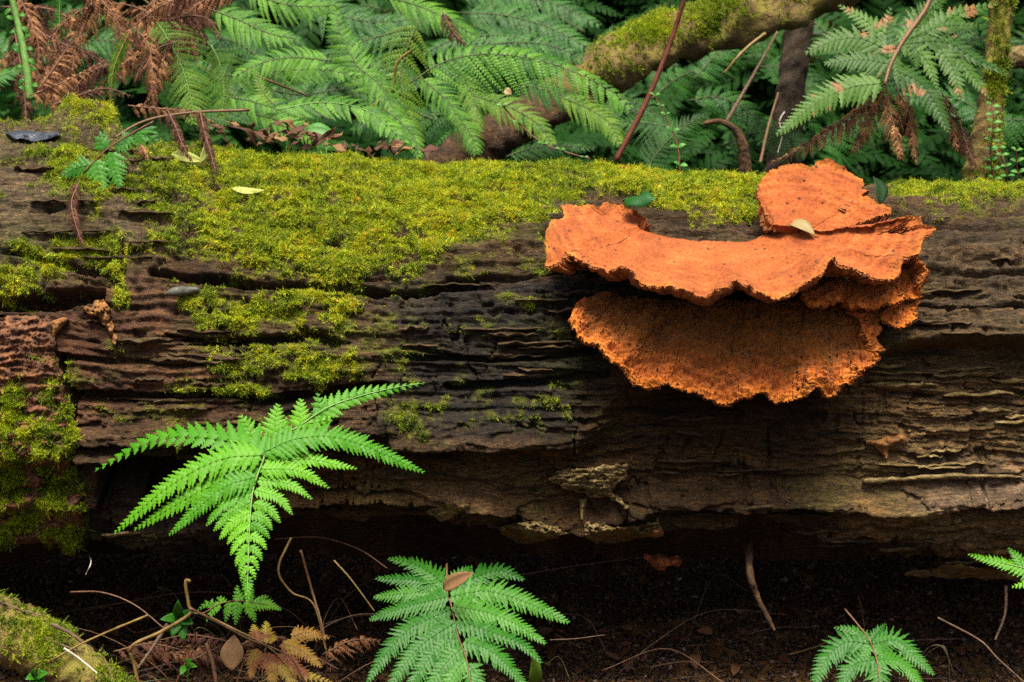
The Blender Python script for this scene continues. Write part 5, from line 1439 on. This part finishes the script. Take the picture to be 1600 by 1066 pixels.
leaf('round_leaf', 'round bright green leaf low behind the log left of centre', 'leaf', P(478, 205, .24), P(522, 208, .24), [0, -.75, .65], .016, M['leaf_round'], bend=.05)
leaf('grass_blade', 'pale olive blade standing by the right foot of the mid green fern', 'leaf', P(833, 1075, -.05), P(834, 1015, -.06), [.2, -.9, .2], .011, M['fern_olive'])

# torn little frond hanging down the left of the log
k0 = ONL(160, 240, .035)
traced_fern('small torn fern with pale green leaflets hanging over the left of the log', k0, nrm([0, -.85, .5]), [([(240, 190), (200, 212), (165, 235), (130, 270)], 1.5, .9)],
            [([(150, 250), (155, 275), (162, 308)], 15, 8), ([(175, 238), (180, 265), (188, 296)], 14, 9), ([(140, 258), (120, 262), (96, 276)], 13, 7), ([(180, 225), (190, 225), (203, 210)], 15, 6),
             ([(165, 232), (155, 215), (165, 205)], 10, 5), ([(215, 205), (222, 218), (228, 222)], 16, 4), ([(220, 200), (235, 215), (246, 222)], 12, 4), ([(200, 212), (195, 225), (185, 235)], 10, 5)],
            M['fern_mid'], M['stem_red'], K=8, wmul=1.9, fill=1.3)
def dead_on(label, pts, lift, half, pairs, mat):
    root_pts = [ONL(x, y, lift) for x, y in pts]
    return dead(label, pts, [root_pts[0][1], root_pts[-1][1]], half, pairs, mat, n=(0, -.9, .4), ang=35)
dead_on('twisted dead frond hanging like a rope down the left of the log', [(125, 282), (112, 315), (118, 350), (132, 388)], .025, 22, 13, 'fern_dead_dark')
dead_on('left of two dark curled fronds drooping over the log edge', [(262, 172), (275, 200), (285, 225), (300, 252)], .03, 18, 12, 'fern_dead_dark')
dead_on('right of two dark curled fronds drooping over the log edge', [(312, 168), (318, 200), (328, 235), (338, 272)], .03, 18, 12, 'fern_dead_dark')
dead_on('short brown dead leaflets hanging beside the torn little fern', [(215, 218), (222, 232), (232, 250)], .03, 13, 7, 'fern_dead')

# twigs and stems at the lower left
def twig(label, pts, r0, r1, mat, **kw):
    r0, r1 = r0 * .62, r1 * .5
    kw.setdefault('rough', .45)
    return stick('twig', label, 'twig', [P(*p) for p in pts], r0, r1, M[mat], **kw)
twig('bent olive stem standing up and forking down to the left at lower left', [(298, 908, -.07), (290, 910, -.07), (295, 945, -.075), (296, 960, -.08), (250, 988, -.085), (206, 1010, -.09), (210, 1040, -.09), (220, 1085, -.095)], .0022, .0028, 'stem_straw', n=70)
twig('brown stem running down right from the bent olive stem', [(296, 950, -.08), (340, 972, -.075), (385, 997, -.07), (450, 1025, -.065), (480, 1075, -.06)], .0018, .0012, 'stem_brown')
twig('pale straw crossing the mossy branch at lower left', [(72, 1036, -.11), (140, 1000, -.105), (232, 961, -.1)], .0011, .0018, 'stem_straw')
twig('short whitish twig on the mossy branch at lower left', [(100, 1013, -.12), (125, 1030, -.12), (152, 1052, -.125)], .0015, .0012, 'twig_pale')
twig('dark thin twig at the left edge above the mossy branch', [(-10, 935, -.09), (30, 952, -.09), (70, 963, -.09)], .0012, .001, 'twig_brown')
twig('grey brown twig arching in the dark hollow at lower left', [(110, 925, -.02), (160, 926, -.03), (210, 945, -.04), (260, 985, -.05)], .0011, .0009, 'stem_brown')
twig('brown stick slanting down from the mossy branch', [(-5, 975, -.1), (60, 995, -.1), (130, 1020, -.105)], .0018, .0014, 'twig_brown')
twig('stout brown stick leaning in the litter at lower left', [(80, 975, -.1), (110, 990, -.1), (130, 1005, -.1)], .0026, .002, 'twig_brown')
twig('straw stick leaning in the gap left of the mid green fern', [(522, 876, -.02), (548, 905, -.03), (585, 955, -.04)], .0013, .001, 'stem_straw')
twig('thin arching stem from the shade to the mid green fern', [(430, 842, .03), (500, 840, .03), (560, 858, .02), (605, 888, 0)], .0009, .0007, 'stem_brown')
twig('faint pale stem curving in the shade right of the frond tip', [(455, 840, .0), (435, 890, -.01), (455, 925, -.01), (490, 945, -.02), (510, 1020, -.03)], .0017, .0012, 'stem_straw')
twig('upright brown stem in the shade behind the yellow fern', [(470, 860, 0), (488, 925, 0), (505, 985, -.02), (512, 1050, -.03)], .0017, .0016, 'stem_brown')
twig('dark stick leaning among litter below the small seedling', [(262, 975, -.06), (240, 1010, -.07), (215, 1045, -.08)], .0028, .0022, 'twig_brown')
twig('brown stick beside the oval tan leaf', [(322, 1005, -.06), (332, 1035, -.065), (340, 1080, -.07)], .0028, .003, 'stem_brown')
twig('thin reddish stick at the bottom left of the tan leaf', [(300, 1018, -.07), (285, 1045, -.075), (270, 1080, -.08)], .0014, .0014, 'stem_red')
twig('bare stem crossing the dark soil at the lower right corner', [(1465, 965, 0), (1530, 1000, -.01), (1560, 1030, -.02), (1610, 1075, -.03)], .0012, .0012, 'twig_brown')
twig('small pale hooked rootlet dangling under the bark slab', [(140, 868, ONL(140, 868, .03)[1]), (142, 880, -.03), (134, 898, -.035)], .0010, .0006, 'twig_pale')
twig('twig standing against the right end of the shaded soil', [(1572, 915, .03), (1570, 960, .02), (1555, 1000, .0)], .0022, .0018, 'twig_brown')
twig('thin dark grass stem on the soil right of the mid green fern', [(860, 1000, -.01), (900, 998, -.0), (945, 992, .01)], .0008, .0006, 'twig_brown')
stick('hanging_root', 'olive root hanging from the log underside into the shade', 'root', [ONL(1170, 845, .02), P(1172, 895, .0), P(1182, 930, -.005), P(1200, 965, -.01), P(1210, 985, -.012)], .0036, .0012, M['trunk_brown'], rough=.5)
def seedling(label, c, Y, leaves):
    g = empty('seedling', P(c[0], c[1], Y), label, 'seedling')
    sp = smooth([P(c[0] + 2, c[1] + 28, Y), P(c[0], c[1], Y)], 8); V, F = tube(sp, .0008, 5); mesh_obj('stem', V, F, M['stem_green'], g)
    for x, y, wd in leaves:
        leaf('leaf', None, None, P(c[0], c[1], Y), P(x, y, Y - .012), [0, -.75, .65], wd, M['fern_mid'], g, K=7, bend=.1)
seedling('small green seedling with oval leaves behind the bent stem at lower left', (283, 967), -.06, [(250, 968, .008), (278, 938, .009), (268, 995, .009), (288, 1002, .009), (302, 975, .009), (305, 955, .008)])
seedling('tiny green seedling low in the litter beside the stick', (292, 1040), -.08, [(282, 1055, .006), (300, 1030, .006), (308, 1042, .005)])
seedling('tiny bluish green seedling at the bottom left edge', (58, 1058), -.13, [(40, 1062, .007), (55, 1045, .007), (75, 1052, .008), (70, 1070, .008), (50, 1074, .008)])

# little grey shelf knob on the log
V, F = tube(smooth([ONL(312, 452, .002), ONL(290, 454, .006), ONL(274, 456, .009), ONL(260, 459, .008)], 14), [.001, .002, .0026, .003, .0034, .0037, .0039, .004, .0040, .0038, .0034, .0028, .002, .001], 12, .3, 5)
tag(mesh_obj('grey_mushroom', V, F, noise_mat('grey_mushroom_skin', [(.3, (.02, .022, .017)), (.7, (.06, .065, .05))], (200, 200, 200), .6), origin=V.mean(0)), 'small grey green mushroom stub in the dark crack on the left of the log', 'mushroom')

# ------------------------------------------------------------------ litter
rl = np.random.default_rng(31)
def litter_leaf(label, grp, n, fn, sizes, mats, nm='dead_leaf', tilt=.5):
    for i in range(n):
        x, y = fn()
        z = ground_z(np.array(x), np.array(y)) + .004
        a = rl.uniform(0, 6.28); L = rl.uniform(*sizes)
        b = np.array([x, y, float(z)]); t = b + np.array([math.cos(a) * L, math.sin(a) * L, rl.uniform(-.1, .35) * L])
        o = leaf(nm, label, 'dead leaf', b, t, [rl.normal(0, tilt), rl.normal(0, tilt), 1], L * rl.uniform(.35, .55), M[mats[int(rl.integers(0, len(mats)))]], K=7, fold=rl.uniform(-.2, .6), bend=rl.uniform(-.1, .2), wave=.06)
        o['group'] = grp
litter_leaf('small brown dead leaf lying on the dark soil under the log', 'dead leaves on the soil', 150, lambda: (rl.uniform(-.42, .42), rl.uniform(-.07, .16)), (.008, .020), ['leaf_brown', 'leaf_brown', 'fern_dead_dark', 'fern_dead_dark', 'leaf_brown', 'fern_dead'])
litter_leaf('brown dead leaf lying behind the log under the ferns', 'dead leaves behind the log', 110, lambda: (rl.uniform(-.7, .8), rl.uniform(.36, 1.0)), (.02, .045), ['leaf_brown', 'fern_dead', 'leaf_brown', 'fern_dead_dark'])
for i in range(58):                                   # litter caught on the log's upper edge
    x = rl.uniform(320, 510) if i < 40 else rl.uniform(535, 690); y = rl.uniform(195, 240) if i < 40 else rl.uniform(232, 246)
    b = ONL(x, max(y, 236), .012) + np.array([0, .02, (max(y, 236) - y) * .0005]); a = rl.uniform(0, 6.28); L = rl.uniform(.008, .026)
    o = leaf('dead_leaf', 'brown curled dead leaf in the litter heap on the log top', 'dead leaf', b, b + np.array([math.cos(a), math.sin(a) * .6, rl.normal(0, .35)]) * L, [rl.normal(0, .6), -.4, .8], L * rl.uniform(.2, .4), M[['leaf_brown', 'fern_dead_dark', 'leaf_brown', 'leaf_tan'][i % 4]], K=9, fold=rl.uniform(0, .9), bend=rl.uniform(-.2, .25), wave=rl.uniform(.1, .3))
    o['group'] = 'dead leaves on the log top'

def crumb(kind, rng):
    n = 7
    th = np.linspace(0, 6.28, n, endpoint=False); r = rng.uniform(.0010, .0030, n)
    V = np.stack([np.cos(th) * r, np.sin(th) * r * rng.uniform(.3, .9), rng.normal(0, .0006, n)], -1)
    V = np.vstack([V, [[0, 0, .0009]], [[0, 0, -.0009]]])
    F = [[j, (j + 1) % n, n] for j in range(n)] + [[(j + 1) % n, j, n + 1] for j in range(n)]
    return V, np.array(F)
M['crumb'] = moss_mat('soil_crumb', [(0, (0.012, 0.007, 0.005)), (.5, (0.045, 0.025, 0.013)), (.8, (0.10, 0.055, 0.03)), (1, (0.26, 0.2, 0.14))])
CR = protos_of(crumb, 'soil_crumb', M['crumb'], 4)
NC = 42000
cx = RNG.uniform(-.6, .6, NC); cy = np.where(RNG.random(NC) < .7, RNG.uniform(-.2, .35, NC), RNG.uniform(.35, 1.1, NC))
cz = ground_z(cx, cy) + .001
scatter('leaf_litter', np.stack([cx, cy, cz], -1), RNG.uniform(-.7, .7, (NC, 3)) + np.stack([0 * cx, 0 * cx, cx * 40], -1), RNG.uniform(.5, 2.4, NC) * (1 + (cy > .35)), np.clip(RNG.beta(1.3, 2.2, NC), 0, 1), CR, 'crumbs of bark, leaf and twig scattered over the soil')

rt = np.random.default_rng(9)
for i in range(86):                                   # dry twigs strewn in the litter at the lower left and on the soil
    if i < 66:
        x, y = rt.uniform(-.40, -.10), rt.uniform(-.10, .10)
    else:
        x, y = rt.uniform(-.1, .42), rt.uniform(-.04, .14)
    z = float(ground_z(np.array(x), np.array(y))); a = rt.uniform(-1.2, 1.2) + (math.pi if rt.random() < .5 else 0); L = rt.uniform(.03, .10)
    e = np.array([math.cos(a), math.sin(a) * .7, rt.uniform(.0, .55) if i < 66 else rt.uniform(0, .1)])
    b = np.array([x, y, z + .002]); r = rt.uniform(.0004, .0013)
    m_ = b + e * L * .5 + rt.normal(0, .05, 3) * L
    o = stick('twig', 'thin dry twig lying in the litter on the ground under the log', 'twig', [b, m_, b + e * L], r, r * .6, M[['twig_brown', 'stem_brown', 'twig_brown', 'stem_straw'][i % 4]], sides=5, n=10)
    o['group'] = 'dry twigs in the litter'


for i in range(9):                                    # withered fronds matted in the litter at the lower left
    x, y = rt.uniform(215, 560), rt.uniform(985, 1050); a = rt.uniform(-.6, .6) + (math.pi if rt.random() < .5 else 0); L = rt.uniform(70, 130)
    pts = [(x - math.cos(a) * L * .5, y - math.sin(a) * L * .3), (x, y - 8), (x + math.cos(a) * L * .5, y + math.sin(a) * L * .3 + 6)]
    dead('withered brown frond matted in the litter at the lower left', pts, rt.uniform(-.05, -.01), rt.uniform(18, 28), 9, ['fern_dead', 'fern_dead_dark', 'fern_dead_dark'][i % 3], n=(0, -.45, .9), group='withered fronds in the litter')

for i in range(34):                                   # thin arching stems in the shade, mostly at the lower left
    px = rt.uniform(190, 600) if i < 26 else rt.uniform(880, 1600); x, y = (px - 800) / 2000, rt.uniform(-.05, .12)
    z = float(ground_z(np.array(x), np.array(y))); H = rt.uniform(.03, .10); a = rt.normal(0, 1)
    b = np.array([x, y, z - .002])
    o = stick('twig', 'thin arching dry stem rising from the litter in the shade below the log', 'twig', [b, b + np.array([a * .02, rt.normal(0, .01), H * .7]), b + np.array([a * .05, rt.normal(0, .02), H]), b + np.array([a * .09, rt.normal(0, .02), H * rt.uniform(.6, 1)])],
              rt.uniform(.0004, .0008), .0003, M[['stem_brown', 'twig_brown', 'stem_dull'][i % 3]], sides=5, n=18)
    o['group'] = 'arching dry stems'
